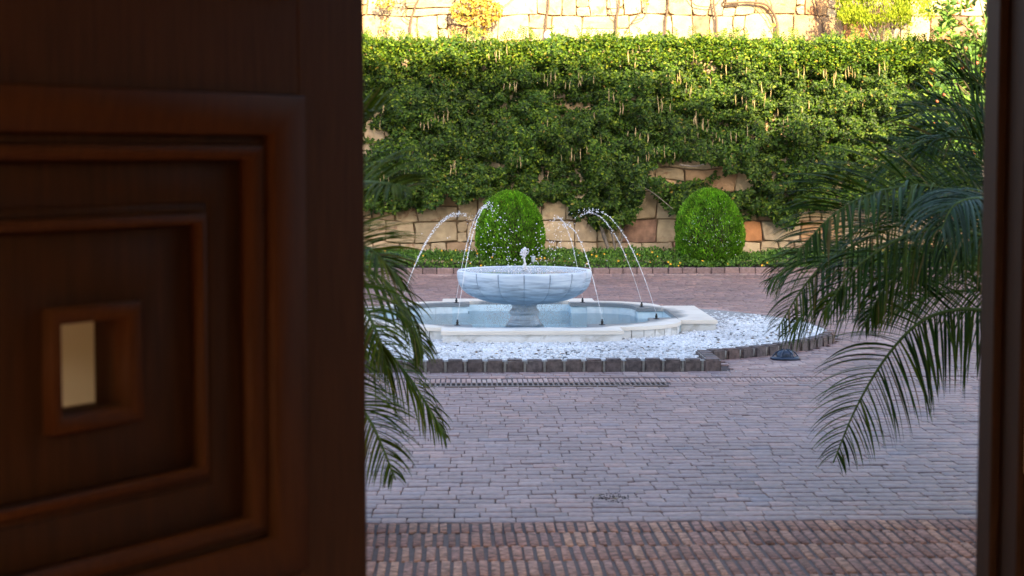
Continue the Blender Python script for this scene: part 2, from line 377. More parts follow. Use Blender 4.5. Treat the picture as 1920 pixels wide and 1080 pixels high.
def single(name, cell, zt, mat, parent, ch=.006, jit=.0015, **kw):
    c = np.array([cell], float); cx, cy = (c[0, 0]+c[0, 1])/2, (c[0, 2]+c[0, 3])/2
    c[0, :2] -= cx; c[0, 2:] -= cy
    V, F, k = chamfer_pieces(c, 0, ch, zb=-.02-zt, jit=jit)
    return link(name, np_mesh(name, V, F, mat), parent, Vector((cx, cy, zt)) - parent.location, **kw)

DR0, DR1, BR1 = 12.30, 12.53, 12.74   # drain rows
rows = []; y = 7.76
while y < 23.45:
    rows.append(y); y += .105
cells = []
def right_edge(y): return (1920-844)*y/FPX + .9
def left_edge(y): return (600-844)*y/FPX - .7
for y in rows:
    if DR0-.03 < y+.05 < BR1+.03: continue
    x = left_edge(y) - random.random()*.17; xe = right_edge(y)
    yy0 = y + .0012; yy1 = y+.105-.0012
    while x < xe:
        wd = random.choice((.112, .112, .112, .168, .140)); cells.append((x+.0013, x+wd-.0013, yy0, yy1)); x += wd
cells = np.array(cells)
mx_, my_ = (cells[:, 0]+cells[:, 1])/2, (cells[:, 2]+cells[:, 3])/2
keep = ~in_island(mx_, my_, .05)
cells, mx_, my_ = cells[keep], mx_[keep], my_[keep]
rr_ = np.hypot((mx_-EX), (my_-EY)/.97)
pinkish = (rr_ > 3.02) & (rr_ < 3.22) & (mx_ > 1.3)
px_ = 844 + mx_*FPX/my_
front = np.where((px_ > 655) & (px_ < 1850) & ~pinkish)[0]
front = front[np.argsort(my_[front])][:300]
isf = np.zeros(len(cells), bool); isf[front] = True
mass('paver', cells[~isf & ~pinkish], 0, M['paver_v'], paving, .004)
mass('paver', cells[pinkish], 0, M['pink_v'], paving, .005)
for i in front: single('paver', cells[i], 0, M['paver_o'], paving, .005)
# pale filling strip between drain and pavers
box('paving_bed', left_edge(12.4), right_edge(12.4), DR0-.06, BR1+.06, -.011, -.006, M['joint'], kind='structure')

# row of thin bricks beside the drain and grate
drow = empty('drain_edging', (0, 12.63, 0), kind='structure')
x = -.75; i = 0; far_c = []
while x < 4.6:
    wd = random.uniform(.026, .030); c = (x, x+wd, DR1+.006, BR1-.012+random.uniform(-.01, .01))
    if 0 <= i < 150: single('brick', c, .001, M['pink_o'], drow, .004, .001)
    else: far_c.append(c)
    x += .036; i += 1
if far_c: mass('brick', far_c, .001, M['pink_v'], drow, .004)
c2 = []
for sx, ex in ((-1.8, -.21), (1.50, 4.6)):
    x = sx
    while x < ex-.05:
        wd = random.choice((.112, .168)); c2.append((x+.001, min(ex, x+wd)-.001, DR0+.0, DR0+.105)); c2.append((x+.03, min(ex, x+wd+.03)-.002, DR0+.108, DR1-.004)); x += wd
mass('paver', c2, 0, M['paver_v'], drow, .005)
gr = empty('drain_grate', (.64, 12.41, 0), label='long slotted drain grate set in the paving in front of the white pebble bed', cat='drain grate')
box('channel', -.85, .85, -.10, .10, -.0115, -.0055, M['void'], gr)
bm = bmesh.new(); box_bm(bm, -.85, .85, .068, .105, -.01, .003); box_bm(bm, -.85, .85, -.105, -.068, -.01, .003)
for k_ in range(49): box_bm(bm, -.85+k_*.0354-.0065, -.85+k_*.0354+.0065, -.0681, .0681, -.01, .0025)
link('slotted_cover', bm_mesh('slotted_cover', bm, M['iron']), gr)

# thresholds: thin bricks on edge
th = empty('brick_threshold', (0, 7.8, 0), kind='structure')
box('brick_bed', -3, 5.5, 4.1, 7.752, -.0115, -.006, M['mortar_grey'], kind='structure')
vis, hid = [], []
yb = 7.745; rowi = 0
while yb > 4.3:
    y0 = yb-.262 if rowi else yb-.205; pitch = .0450 if rowi == 0 else .0485
    x = left_edge(yb)-.1 + random.random()*.03
    while x < right_edge(yb):
        bw = random.uniform(.029, .035); c = (x, x+bw, y0+.004+random.uniform(0, .006), yb-.004-random.uniform(0, .006))
        px = 844 + (x)*FPX/((y0+yb)/2)
        (vis if 655 < px < 1850 and rowi < 5 else hid).append(c); x += pitch*random.uniform(.96, 1.04)
    yb = y0; rowi += 1
for c in vis[:300]: single('brick', c, .002, M['terra_o'], th, .0028, .0016)
mass('brick', vis[300:]+hid, .002, M['terra_v'], th, .005)
bm = bmesh.new(); box_bm(bm, -2.5, 5, -.200, .006, -.0045, -.004)
link('dark_gap_strip', bm_mesh('dark_gap_strip', bm, M['joint']), th, (0, -.06, 0))

# far gutter row and bed kerb
KY = 23.85
kb = empty('planting_bed_kerb', (2.8, KY, 0), label='low straight brick kerb in front of the flowering ground cover', cat='kerb')
x = -2.6
while x < 9.2:
    wd = random.uniform(.18, .22); bm = bmesh.new(); box_bm(bm, -wd/2+.004, wd/2-.004, -.06, .06, -.02, .075+random.uniform(-.003, .003), .008)
    link('brick', bm_mesh('brick', bm, M['edge_o']), kb, (x+wd/2-2.8, 0, 0)); x += wd
g2 = empty('gutter_row', (2.8, 23.6, 0), kind='structure')
gc = []; x = -2.6
while x < 9.2: gc.append((x, x+.085, 23.50, 23.60)); x += .11
mass('paver', gc, .003, M['pink_v'], g2, .006)
gc = []; x = -2.6
while x < 9.2: gc.append((x, x+.16, 23.61, 23.78)); x += .163
mass('paver', gc, .001, M['paver_v'], g2, .005)
box('gutter_bed', -3, 9.5, 23.46, 23.80, -.0115, -.004, M['mortar_light'], kind='structure')
box('bed_soil', -6, 12, 23.9, 25.6, -.0115, .05, M['soil'], kind='structure')

# ================================================================ island: kerb, pebbles
ik = empty('island_kerb', (EX, TABY, 0), label='kerb of dark brown cobbles with pale joints around the white pebble bed', cat='kerb')
def kstone(cx, cy, ang, w_, d_, h_=.080):
    bm = bmesh.new(); box_bm(bm, -w_/2, w_/2, -d_/2, d_/2, -.02, h_+random.uniform(-.003, .003))
    top = [e for e in bm.edges if all(v.co.z > .05 for v in e.verts) or abs(e.verts[0].co.z-e.verts[1].co.z) > .05]
    bmesh.ops.bevel(bm, geom=top, offset=.012, segments=2, affect='EDGES')
    for v in bm.verts: v.co += Vector((random.uniform(-1, 1), random.uniform(-1, 1), random.uniform(-1, 1)))*.0015
    o = link('cobble', bm_mesh('cobble', bm, M['kerb_o']), ik, (cx-EX, cy-TABY, 0)); o.rotation_euler.z = ang; return o
mort = []
nS = 18; wS = (TABX1-TABX0)/nS
for k_ in range(nS): kstone(TABX0+(k_+.5)*wS, TABY+.05, 0, wS-.017, .11)
for sx in (TABX0+.055, TABX1-.055):
    for k_ in range(5): kstone(sx, TABY+.115+(k_+.5)*.112, math.pi/2, .108, .11)
bm = bmesh.new(); box_bm(bm, TABX0-EX+.01, TABX1-EX-.01, .008, .10, -.01, .070)
for sx in (TABX0, TABX1-.11): box_bm(bm, sx-EX+.008, sx-EX+.10, .1001, .66, -.01, .070)
aL = math.atan2(-2.45*.86, TABX1-EX)
pts_o = [isl(a, 0) for a in np.linspace(-1.05, math.pi+1.05, 70)]; 
V = []; F = []
KA = [(-1.045, -.30), (math.pi+.30, math.pi+1.045)]
for a in list(np.linspace(*KA[0], 45))+list(np.linspace(*KA[1], 45)):
    for g_, z_ in ((-.045, -.01), (-.045, .064), (.036, .064), (.036, -.01)):
        p = isl(a, g_); V.append((p[0]-EX, p[1]-TABY, z_))
for i in [k for k in range(89) if k != 44]:
    for j in range(4): F.append((i*4+j, i*4+(j+1) % 4, i*4+4+(j+1) % 4, i*4+4+j))
link('joint_mortar', np_mesh('joint_mortar', V, F, M['mortar_light']), ik)
link('joint_mortar', bm_mesh('joint_mortar', bm, M['mortar_light']), ik)
a = -1.035
while a < math.pi+1.035:
    if -.29 < a < math.pi+.31: a = math.pi+.31
    p = isl(a); q = isl(a+.01); tan = math.atan2(q[1]-p[1], q[0]-p[0]); sp = math.hypot(q[0]-p[0], q[1]-p[1])/.01
    kstone(p[0], p[1], tan, .128, .105); a += .146/sp
# pebbles
phi = (1+5**.5)/2
ico = unit(np.array([(-1, phi, 0), (1, phi, 0), (-1, -phi, 0), (1, -phi, 0), (0, -1, phi), (0, 1, phi), (0, -1, -phi), (0, 1, -phi), (phi, 0, -1), (phi, 0, 1), (-phi, 0, -1), (-phi, 0, 1)], float))
icoF = np.array([(0,11,5),(0,5,1),(0,1,7),(0,7,10),(0,10,11),(1,5,9),(5,11,4),(11,10,2),(10,7,6),(7,1,8),(3,9,4),(3,4,2),(3,2,6),(3,6,8),(3,8,9),(4,9,5),(2,4,11),(6,2,10),(8,6,7),(9,8,1)])
def blobs(pos, size, squash=.65, jit=.25, rot=True):
    n = len(pos); v = ico[None]*np.asarray(size).reshape(n, -1, 1 if np.ndim(size) == 1 else 3) if np.ndim(size) == 1 else ico[None]*size[:, None, :]
    v = v*(1+rng.normal(0, jit, (n, 12, 1))*.6); v[:, :, 2] *= squash
    if rot:
        a = rng.random(n)*6.28; c, s = np.cos(a)[:, None], np.sin(a)[:, None]
        x = v[:, :, 0]*c-v[:, :, 1]*s; y = v[:, :, 0]*s+v[:, :, 1]*c; v[:, :, 0] = x; v[:, :, 1] = y
    V = (v+pos[:, None]).reshape(-1, 3); F = (icoF[None]+(np.arange(n)*12)[:, None, None]).reshape(-1, 3); return V, F
nP = 62000
xx = rng.uniform(-2.1, 3.5, nP); yy = rng.uniform(13.25, 18.9, nP)
rc = np.hypot(xx-CX, yy-CY); ax_, ay_ = np.abs(xx-CX), np.abs(yy-CY)
inpool = (rc < 1.50) | ((np.minimum(ax_, ay_) < .735) & (np.maximum(ax_, ay_) < 1.36)) | (np.hypot(ax_-.735, ay_-.735) < .63) | ((ax_ < .755) & (ay_ < 1.69)) | ((ay_ < .755) & (ax_ < 1.69))
ok = ((island_r(xx, yy) < .972) | ((xx > TABX0+.12) & (xx < TABX1-.12) & (yy > TABY+.11) & (yy < 15))) & ~inpool
xx, yy = xx[ok], yy[ok]; n = len(xx)
sz = rng.uniform(.009, .021, n)[:, None]*np.stack([rng.uniform(.8, 1.3, n), rng.uniform(.7, 1.1, n), np.ones(n)], 1)
zz = -.014 + .050*np.clip((np.hypot(xx-CX, yy-CY)-1.62)/1.0, 0, 1) + rng.normal(0, .004, n) + .008*fbm(xx*3, yy*3)
V, F = blobs(np.stack([xx, yy, zz], 1), sz)
val = np.where(rng.random(n) < .045, rng.uniform(.08, .45, n), rng.uniform(.72, 1.0, n))
link('pebble_bed', np_mesh('pebble_bed', V, F, M['vcol'], np.repeat(val, 12)[:, None].repeat(3, 1), smooth=True), kind='stuff')
# bed under the pebbles (ring sheet)
V = []; F = []
for a in np.linspace(0, 2*math.pi, 97)[:-1]:
    p = isl(a, -.03); V.append((p[0], p[1], .036))
    d_ = Vector((p[0]-CX, p[1]-CY, 0)).normalized(); V.append((CX+d_.x*1.5, CY+d_.y*1.5, -.008))
for i in range(96): F.append((2*i, 2*((i+1) % 96), 2*((i+1) % 96)+1, 2*i+1))
link('pebble_bed_base', np_mesh('pebble_bed_base', V, F, M['mortar_light']), kind='structure')
box('pebble_bed_base', TABX0+.1, TABX1-.1, TABY+.09, 13.7, -.01, .036, M['mortar_light'], kind='structure')

# ================================================================ FOUNTAIN
ft = empty('marble_fountain', (CX, CY, 0), label='blue-grey marble fountain with a scalloped bowl on a pedestal in a low lobed pool', cat='fountain')
TW, TO, TI, RO, RI, PW = .77, 1.70, 1.36, 1.56, 1.22, .5
ZC0, ZC1 = .068, .10
def rot4(pts, k):
    c, s = [(1, 0), (0, 1), (-1, 0), (0, -1)][k]; return [(x*c-y*s, x*s+y*c) for x, y in pts]
def olobe(o=0.0, m=14): return [(.735+(.635-o)*math.cos(a), .735+(.635-o)*math.sin(a)) for a in np.linspace(0.02, math.pi/2-.02, m)]
def ilobe(o=0.0, m=12): return [(.5+.0, 1.10+o)][:0] + [(.66+(.44+o)*math.cos(a), .66+(.44+o)*math.sin(a)) for a in np.linspace(math.pi/2, 0, m)]
def arcp(r, a0, a1, n): return [(r*math.cos(a), r*math.sin(a)) for a in np.linspace(a0, a1, n)]
ao0 = math.asin(TW/RO); ao1 = math.pi/2-ao0; ai0 = math.asin(PW/RI); ai1 = math.pi/2-ai0
for k_ in range(4):
    # tab slab (built at -y, rotated)
    slab = [(-TW, -TO), (TW, -TO), (TW, -TI), (-TW, -TI)]
    prism('coping_slab', rot4(slab, k_), ZC0, ZC1, M['marble_top'], ft, .006)
    e = .002
    ring_ = [(TI-e, PW+.0), (TI-e, .70)] + olobe() + [(.70, TI-e), (PW, TI-e), (PW, 1.10)] + ilobe() + [(1.10, PW)]
    # split the curved coping in two stones
    prism('coping_slab', rot4(ring_, k_), ZC0, ZC1, M['marble_top'], ft, .006)
    # body walls (set back under the coping)
    b_ = .014
    body = [(-TW+b_, -TO+b_), (TW-b_, -TO+b_), (TW-b_, -TI+.04), (-TW+b_, -TI+.04)]
    for j, (x0, x1) in enumerate(((-TW+b_, -.002), (.002, TW-b_))) if k_ != 0 else (((0, (-TW+b_, TW-b_))),):
        prism('wall_panel', rot4([(x0, -TO+b_), (x1, -TO+b_), (x1, -TI-b_), (x0, -TI-b_)], k_), -.26, ZC0-.001, M['marble_p'], ft)
    prism('pool_wall', rot4([(-TW+b_+.004, -TI-b_+.001), (TW-b_-.004, -TI-b_+.001), (TW-b_-.004, -TI+e-.001), (-TW+b_+.004, -TI+e-.001)], k_), -.26, ZC0-.002, M['marble_wet'], ft)
    core = [(TI-.002, PW+b_), (TI-.002, .70)] + olobe(.045) + [(.70, TI-.002), (PW+b_, TI-.002), (PW+b_, 1.10+b_)] + ilobe(b_) + [(1.10+b_, PW+b_)]
    prism('pool_wall', rot4(core, k_), -.26, ZC0-.003, M['marble_wet'], ft)
    qa = np.linspace(.03, math.pi/2-.03, 9); C1 = lambda r, a: (.735+r*math.cos(a), .735+r*math.sin(a)); C2 = lambda r, a: (.66+r*math.cos(a), .66+r*math.sin(a))
    for a0, a1 in zip(qa[:-1], qa[1:]):
        rj = .635-.014+random.uniform(-.002, .002); am = (a0+a1)/2
        prism('wall_panel', rot4([C1(rj, a0+.006), C1(rj, am), C1(rj, a1-.006), C1(.597, a1-.006), C1(.597, am), C1(.597, a0+.006)], k_), -.02, ZC0-.001, M['marble_p'], ft)
    prism('panel_joint', rot4(olobe(.0395) + olobe(.044)[::-1], k_), -.02, ZC0-.002, M['mortar'], ft)
    qa = np.linspace(.02, math.pi/2-.02, 5)
    for a0, a1 in zip(qa[:-1], qa[1:]):
        am = (a0+a1)/2
        prism('pool_wall_panel', rot4([C2(.453, a0+.004), C2(.453, am), C2(.453, a1-.004), C2(.447, a1-.004), C2(.447, am), C2(.447, a0+.004)], k_), -.24, ZC0-.002, M['marble_in'], ft)
lathe('pool_floor', [(0.001, -.13), (1.60, -.13)], M['marble_wet'], ft, 48)
inner = []
for k_ in range(4):
    inner += rot4([(TI+.002, -PW-.002), (TI+.002, PW+.002), (1.105, PW+.002)] + ilobe(.006)[::-1] + [(PW+.002, 1.105)], k_)
bm = bmesh.new(); f = bm.faces.new([bm.verts.new((x+CX, y+CY, .0)) for x, y in inner]); bmesh.ops.triangulate(bm, faces=[f])
link('pool_water', bm_mesh('pool_water', bm, M['water']), kind='structure')
# pedestal
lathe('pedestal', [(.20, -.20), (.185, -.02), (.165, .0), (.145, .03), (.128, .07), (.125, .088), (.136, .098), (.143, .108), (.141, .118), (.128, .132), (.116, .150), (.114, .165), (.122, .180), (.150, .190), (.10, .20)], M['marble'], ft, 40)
# bowl: 16 lobes as separate staves would be too tight; one carved bowl with lobe grooves
prof = [(.10, .188), (.17, .192), (.26, .200), (.34, .212), (.42, .234), (.49, .262), (.545, .295), (.585, .330), (.61, .37), (.624, .41), (.631, .45), (.633, .485), (.630, .498), (.622, .505), (.606, .505), (.598, .498), (.590, .47), (.56, .40), (.40, .33), (.01, .32)]
LO = R(-90-2.5); nu = 17
no_in = 14
for k_ in range(16):
    V = []; F = []; wseg = 2*math.pi/16
    for (r, z) in prof:
        for j in range(nu):
            gapa = .0013/max(r, .08)
            t = j/(nu-1); a = LO + k_*wseg + gapa + (wseg-2*gapa)*t
            u = min(t, 1-t)*2; am = .034*min(1, (r-.10)/.25) if r > .1 else 0
            rr = r*(1 - am*(1-u**.5)**1.4); V.append((rr*math.cos(a), rr*math.sin(a), z))
    for i in range(len(prof)-1):
        for j in range(nu-1): F.append((i*nu+j, i*nu+j+1, (i+1)*nu+j+1, (i+1)*nu+j))
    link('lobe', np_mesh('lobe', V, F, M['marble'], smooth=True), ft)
core_ = [(.10, .195)] + [(r*.972, z+.006) for r, z in prof[1:12]] + [(.60, .494), (.585, .49), (.56, .44), (.5, .40), (.01, .34)]
lathe('bowl_core', core_, M['seam'], ft, 96)
lathe('bowl_water', [(.002, .497), (.3, .4975), (.588, .497)], M['water2'], None, 64, (CX, CY, 0), kind='structure')
# nozzles
NZ = []
for sx, sy in ((-1, -1), (1, -1), (-1, 1), (1, 1)):
    NZ += [(sx*.63, sy*1.17), (sx*1.165, sy*.63)]
for x, y in NZ:
    nz = lathe('nozzle', [(.001, 0), (.028, 0), (.028, .004), (.012, .006), (.0105, .022), (.013, .024), (.013, .03), (.008, .032), (.0075, .050), (.001, .050)], M['black'], ft, 12, (x, y, ZC1-.0005))
# ---- jets
apex = {(-1, -1, 0): 1.13, (1, -1, 0): .95, (-1, 1, 0): 1.07, (1, 1, 0): .97, (-1, -1, 1): 1.03, (1, -1, 1): 1.07, (-1, 1, 1): 1.02, (1, 1, 1): 1.03}
jl = {0: 'the nozzle on the front coping', 1: 'the nozzle on the side coping'}
JL = [('left of the front slab', (-1, -1, 0)), ('front left lobe near the left tab', (-1, -1, 1)), ('right of the front slab', (1, -1, 0)), ('front right lobe near the right tab', (1, -1, 1)),
      ('behind the bowl on the left', (-1, 1, 0)), ('back left lobe near the left tab', (-1, 1, 1)), ('behind the bowl on the right', (1, 1, 0)), ('back right lobe near the right tab', (1, 1, 1))]
for where, key in JL:
    sx, sy, w_ = key; x0, y0 = (sx*.63, sy*1.17) if w_ == 0 else (sx*1.165, sy*.63)
    x0 += CX; y0 += CY; z0 = ZC1+.045; za = apex[key]; z1 = .50
    f_ = .20 if w_ == 0 else .16; x1, y1 = CX+(x0-CX)*f_, CY+(y0-CY)*f_
    up = math.sqrt(2*9.81*(za-z0)); tt = up/9.81 + math.sqrt(2*(za-z1)/9.81)
    pos = lambda s: Vector((x0+(x1-x0)*s/tt, y0+(y1-y0)*s/tt, z0+up*s-4.905*s*s))
    root = empty('water_jet', (x0, y0, z0), label='thin arching water jet rising from the nozzle ' + where, cat='water jet', group='water jets arching into the fountain bowl')
    o_ = Vector((x0, y0, z0)); ta = up/9.81
    npt = 46; pts = [pos(ta*.50*i/(npt-1)) - o_ for i in range(npt)]
    tube('stream', pts, [.0014+.0007*random.random()+(.0018*random.random()**2 if i > 14 else 0) for i in range(npt)], M['drop'], root, 6)
    s = ta*.30; dp = []; ds = []
    while s < tt:
        spread = .0035 + .055*max(0, (s/ta-.80))**1.1
        k_ = 2 if s < ta*1.15 else 1
        for _ in range(k_):
            q = pos(s+random.uniform(-.004, .004)) - o_ + Vector((random.gauss(0, spread), random.gauss(0, spread), random.gauss(0, spread*.8)))
            dp.append(q[:]); ds.append(random.uniform(.0024, .0062))
        s += .0062 if s < ta*.9 else .0085 if s < ta*1.1 else .0115
    V, F = blobs(np.array(dp), np.array(ds)[:, None].repeat(3, 1), 1.0, .15)
    link('droplets', np_mesh('droplets', V, F, M['drop'], smooth=True), root, kind='stuff')
cj = empty('bubbling_jet', (CX, CY, .497), label='short foaming column of water bubbling up in the middle of the bowl', cat='water jet')
p = []; s_ = []
for i in range(620):
    u = random.random()**.9; zz_ = u*.215; rad = .011+.007*math.sin(u*9+1)+(.005*math.sin((u-.6)/.4*3.1) if u > .6 else 0)
    a = random.random()*6.28; k_ = rad*math.sqrt(random.random())*random.choice((1, 1, 1, 1.5)); p.append((k_*math.cos(a)+.006*math.sin(u*7), k_*math.sin(a), zz_)); s_.append(random.uniform(.0025, .0075))
V, F = blobs(np.array(p), np.array(s_)[:, None].repeat(3, 1), 1.2, .2); link('foam', np_mesh('foam', V, F, M['drop'], smooth=True), cj, kind='stuff')
p = []; s_ = []
for i in range(70):
    a = random.random()*6.28; r_ = abs(random.gauss(0, .2)); r_ = min(r_, .57); p.append((r_*math.cos(a), r_*math.sin(a), abs(random.gauss(.002, .008)))); s_.append(random.uniform(.003, .007))
V, F = blobs(np.array(p), np.array(s_)[:, None].repeat(3, 1), .8, .2); link('splashes', np_mesh('splashes', V, F, M['drop'], smooth=True), cj, kind='stuff')
# water dripping from the bowl's underside
p = []; s_ = []
for i in range(2000):
    a = random.random()*6.28; r_ = random.uniform(.15, .36); r_ = r_ if random.random() < .75 else random.uniform(.3, .44)
    top_ = .2+max(0, r_-.3)*.25; z_ = top_*(1-random.random()**1.3); p.append((CX+r_*math.cos(a), CY+r_*math.sin(a), z_)); s_.append(random.uniform(.0018, .0034))
V, F = blobs(np.array(p), np.array(s_)[:, None].repeat(3, 1), 1.5, .1); link('dripping_water', np_mesh('dripping_water', V, F, M['clear'], smooth=True), kind='stuff')
p = []; s_ = []
for i in range(150):   # loose drops thrown around the bowl
    p.append((CX+random.gauss(0, .34), CY+random.gauss(0, .3), .52+abs(random.gauss(0, .22)))); s_.append(random.uniform(.003, .0065))
V, F = blobs(np.array(p), np.array(s_)[:, None].repeat(3, 1), 1.1, .15); link('spray_drops', np_mesh('spray_drops', V, F, M['drop'], smooth=True), kind='stuff')

# ================================================================ WALLS
def stone_wall(name, Y, x0, x1, z0, z1, label, special=()):
    root = empty(name, ((x0+x1)/2, Y, z0), label=label, cat='stone wall')
    ox, oz = (x0+x1)/2, z0
    box('joint_earth', -22-ox, 26-ox, .03, .6, -.1 if z0 > 1 else -.02, z1-z0-.02, M['mortar'], root)
    z = z0; quads = []
    while z < z1-.1:
        h = random.uniform(.26, .42); x = x0-random.random()*.3
        if z+h > z1: h = z1-z
        while x < x1:
            w_ = random.uniform(.22, .5) if random.random() < .8 else random.uniform(.5, .8)
            if random.random() < .16:
                k_ = random.uniform(.4, .6); quads.append((x, x+w_, z, z+h*k_)); quads.append((x, x+w_, z+h*k_, z+h))
            elif random.random() < .18 and w_ > .35:
                k_ = random.uniform(.14, .2); quads.append((x, x+w_-k_, z, z+h)); quads.append((x+w_-k_, x+w_, z, z+h*.45)); quads.append((x+w_-k_, x+w_, z+h*.45, z+h))
            else: quads.append((x, x+w_, z, z+h))
            x += w_
        z += h
    def wob(x, z, s):   # shared corner wobble keeps neighbours' joints even
        return (.09*(float(vnoise(x*2.3, z*2.3, s))-.5)+.04*(float(vnoise(x*7, z*7, s+2))-.5), .10*(float(vnoise(x*1.7, z*2.9, s+5))-.5))
    for (a, b, c, d) in quads:
        g = random.uniform(.002, .009); bm = bmesh.new(); cx, cz = (a+b)/2, (c+d)/2; nn = 3
        loop = []
        for (u0, v0, u1, v1) in ((a, c, b, c), (b, c, b, d), (b, d, a, d), (a, d, a, c)):
            for i in range(nn):
                t = i/nn; x_, z_ = u0+(u1-u0)*t, v0+(v1-v0)*t
                dx, dz = wob(x_, z_, Y)
                gx = g*(1 if x_ < cx else -1)*min(1, abs(x_-cx)/(.5*(b-a))*1.2); gz = g*(1 if z_ < cz else -1)*min(1, abs(z_-cz)/(.5*(d-c))*1.2)
                rr = random.uniform(.001, .012) if i == 0 else 0
                x_ += rr*(1 if x_ < cx else -1); z_ += rr*(1 if z_ < cz else -1)
                loop.append((x_+dx+gx+random.gauss(0, .004), z_+dz+gz+random.gauss(0, .004)))
        cx = sum(p[0] for p in loop)/len(loop); cz = sum(p[1] for p in loop)/len(loop)
        py = random.uniform(-.035, -.008)
        back = [bm.verts.new((p[0]-cx, .06, p[1]-cz)) for p in loop]
        mid = [bm.verts.new((p[0]-cx, py+.010, p[1]-cz)) for p in loop]
        fr = [bm.verts.new(((p[0]-cx)*.968, py+random.gauss(0, .003), (p[1]-cz)*.962)) for p in loop]
        ctr = bm.verts.new((random.gauss(0, .03), py-random.uniform(0, .018), random.gauss(0, .02))); n_ = len(loop)
        for i in range(n_):
            j = (i+1) % n_
            bm.faces.new((back[i], back[j], mid[j], mid[i])); bm.faces.new((mid[i], mid[j], fr[j], fr[i])); bm.faces.new((fr[i], fr[j], ctr))
        mt = M['stone']
        for (sx, sz, r_, mm) in special:
            if abs(cx-sx) < r_ and abs(cz-sz) < r_*.8: mt = M[mm]
        if mt is M['stone'] and random.random() < .05: mt = M['stone_b'] if random.random() < .6 else M['stone_o']
        me = bm_mesh('stone', bm, mt, False)
        link('stone', me, root, (cx-ox, 0, cz-oz))
    return root
WY = 25.5
q1, q2, q3 = P(1412, 438, WY), P(1225, 440, WY), P(1040, 440, WY)
stone_wall('retaining_wall', WY, -2.6, 8.6, 0, 3.0, 'lower sandstone retaining wall of irregular blocks half hidden behind the climbing vine',
           ((q1.x, q1.z, .17, 'stone_o'), (q2.x, q2.z, .2, 'stone_b')))
UY = 27.3
stone_wall('terrace_wall', UY, -2.8, 9.4, 2.9, 4.7, 'upper sunlit sandstone wall standing behind the terrace at the top of the picture')
box('terrace_soil', -22, 26, WY+.1, UY+.1, 2.7, 2.93, M['soil'], kind='structure')
# weep pipe
wp = P(1016, 389, WY-.05)
V, F = tube_np([(0, 0, 0), (0, .12, 0)], [.036, .036], 14); V2, F2 = tube_np([(0, 0, 0), (0, .12, 0)], [.027, .027], 14); 
Fr = np.array([(i, (i+1) % 14, 28+(i+1) % 14, 28+i) for i in range(14)])
link('weep_pipe', np_mesh('weep_pipe', np.vstack([V, V2]), np.vstack([F, F2+28, Fr]), M['mortar']), None, wp, label='short round drain pipe poking out of the lower stone wall above the left round shrub', cat='pipe')

# ================================================================ CLIMBING VINE
def pal(n, cols, w_):
    c = np.array(cols)[rng.choice(len(cols), n, p=np.array(w_)/sum(w_))]; return c*rng.uniform(.75, 1.25, (n, 1))
hx0, hx1 = P(560, 300, 25.2).x, P(1960, 300, 25.2).x
def px_of(x, z): return 844+x*FPX/25.2, 285-(z-1.6)*FPX/25.2
bx = np.array([500, 670, 780, 850, 905, 930, 990, 1025, 1060, 1075, 1130, 1185, 1200, 1215, 1235, 1250, 1330, 1345, 1400, 1412, 1440, 1490, 1510, 1560, 1700, 2000])
by = np.array([392, 398, 385, 372, 378, 385, 380, 366, 385, 410, 425, 425, 395, 350, 372, 395, 398, 402, 405, 395, 402, 425, 400, 388, 390, 392])
holes = [(1285, 320, 68, 22, .99), (1380, 342, 38, 18, .99), (1250, 355, 14, 10, .6), (930, 308, 16, 8, .85), (705, 252, 26, 11, .9), (1188, 183, 9, 9, .8), (1340, 262, 8, 8, .9), (845, 190, 8, 5, .7), (815, 250, 9, 4, .7), (1010, 340, 12, 7, .5), (1062, 330, 9, 5, .6), (1410, 256, 9, 6, .8), (760, 330, 8, 5, .5)]
def cover(px, py, j):
    edge = np.interp(px, bx, by) + 16*(fbm(px/22., j*0+3.3)-.5)*2 + 8*(fbm(px/7., py/9.)-.5)*2
    okk = py < edge
    for (hx, hy, a, b, s) in holes:
        q = ((px-hx)/a)**2+((py-hy)/b)**2 + 1.2*(fbm(px/9., py/9., 5)-.5); okk &= ~((q < 1) & (j < s+.1))
    topy = 76 + 20*(fbm(px/40., 1.5)-.5)*2 + 12*(fbm(px/9., 9.5)-.5)*2
    return okk & (py > topy)
def hedge_layer(n, depth0, amp, L0, L1, cols, cw, spread=.05):
    x = rng.uniform(hx0, hx1, n); z = rng.uniform(.45, 3.35, n); px, py = px_of(x, z)
    okk = cover(px, py, rng.random(n)); x, z = x[okk], z[okk]; n = len(x)
    cl = fbm(x*2.2, z*2.6, 1); cl2 = fbm(x*7, z*8, 4)
    d_ = depth0 + amp*np.clip((cl-.34)*2.6, 0, 1)*1.15 + .42*(cl2-.5)*2*amp/.3
    tz = np.clip((z-2.8)/.4, 0, 1); d_ = d_*(1-tz*.0)
    y = WY - .03 - d_ + rng.normal(0, spread, n)*.5
    y = np.where(z > 3.0, y+rng.uniform(0, .35, n), y)
    pos = np.stack([x, y, z], 1)
    d = unit(np.stack([rng.normal(0, .75, n), -rng.uniform(-.15, .45, n), rng.normal(-.3, .5, n) + np.where(z > 3.0, .9, 0)], 1))
    nr = unit(np.stack([rng.normal(0, .35, n), -rng.uniform(.6, 1.2, n), rng.uniform(-.25, .55, n)], 1))
    L = rng.uniform(L0, L1, n); V, F, k = leaves_np(pos, d, nr, L, L*rng.uniform(.5, .72, n))
    c = pal(n, cols, cw); c *= (0.75+.5*vnoise(x*3, z*3, 8))[:, None]; c *= 1+np.clip((z-2.45+.5*(vnoise(x*1.5, z, 4)-.5))/.5, 0, 1)[:, None]*np.array([[.40, .28, .1]])  # leaves brighter and yellower toward the top: sunlight put into their colour
    return V, F, np.repeat(c, k, 0)
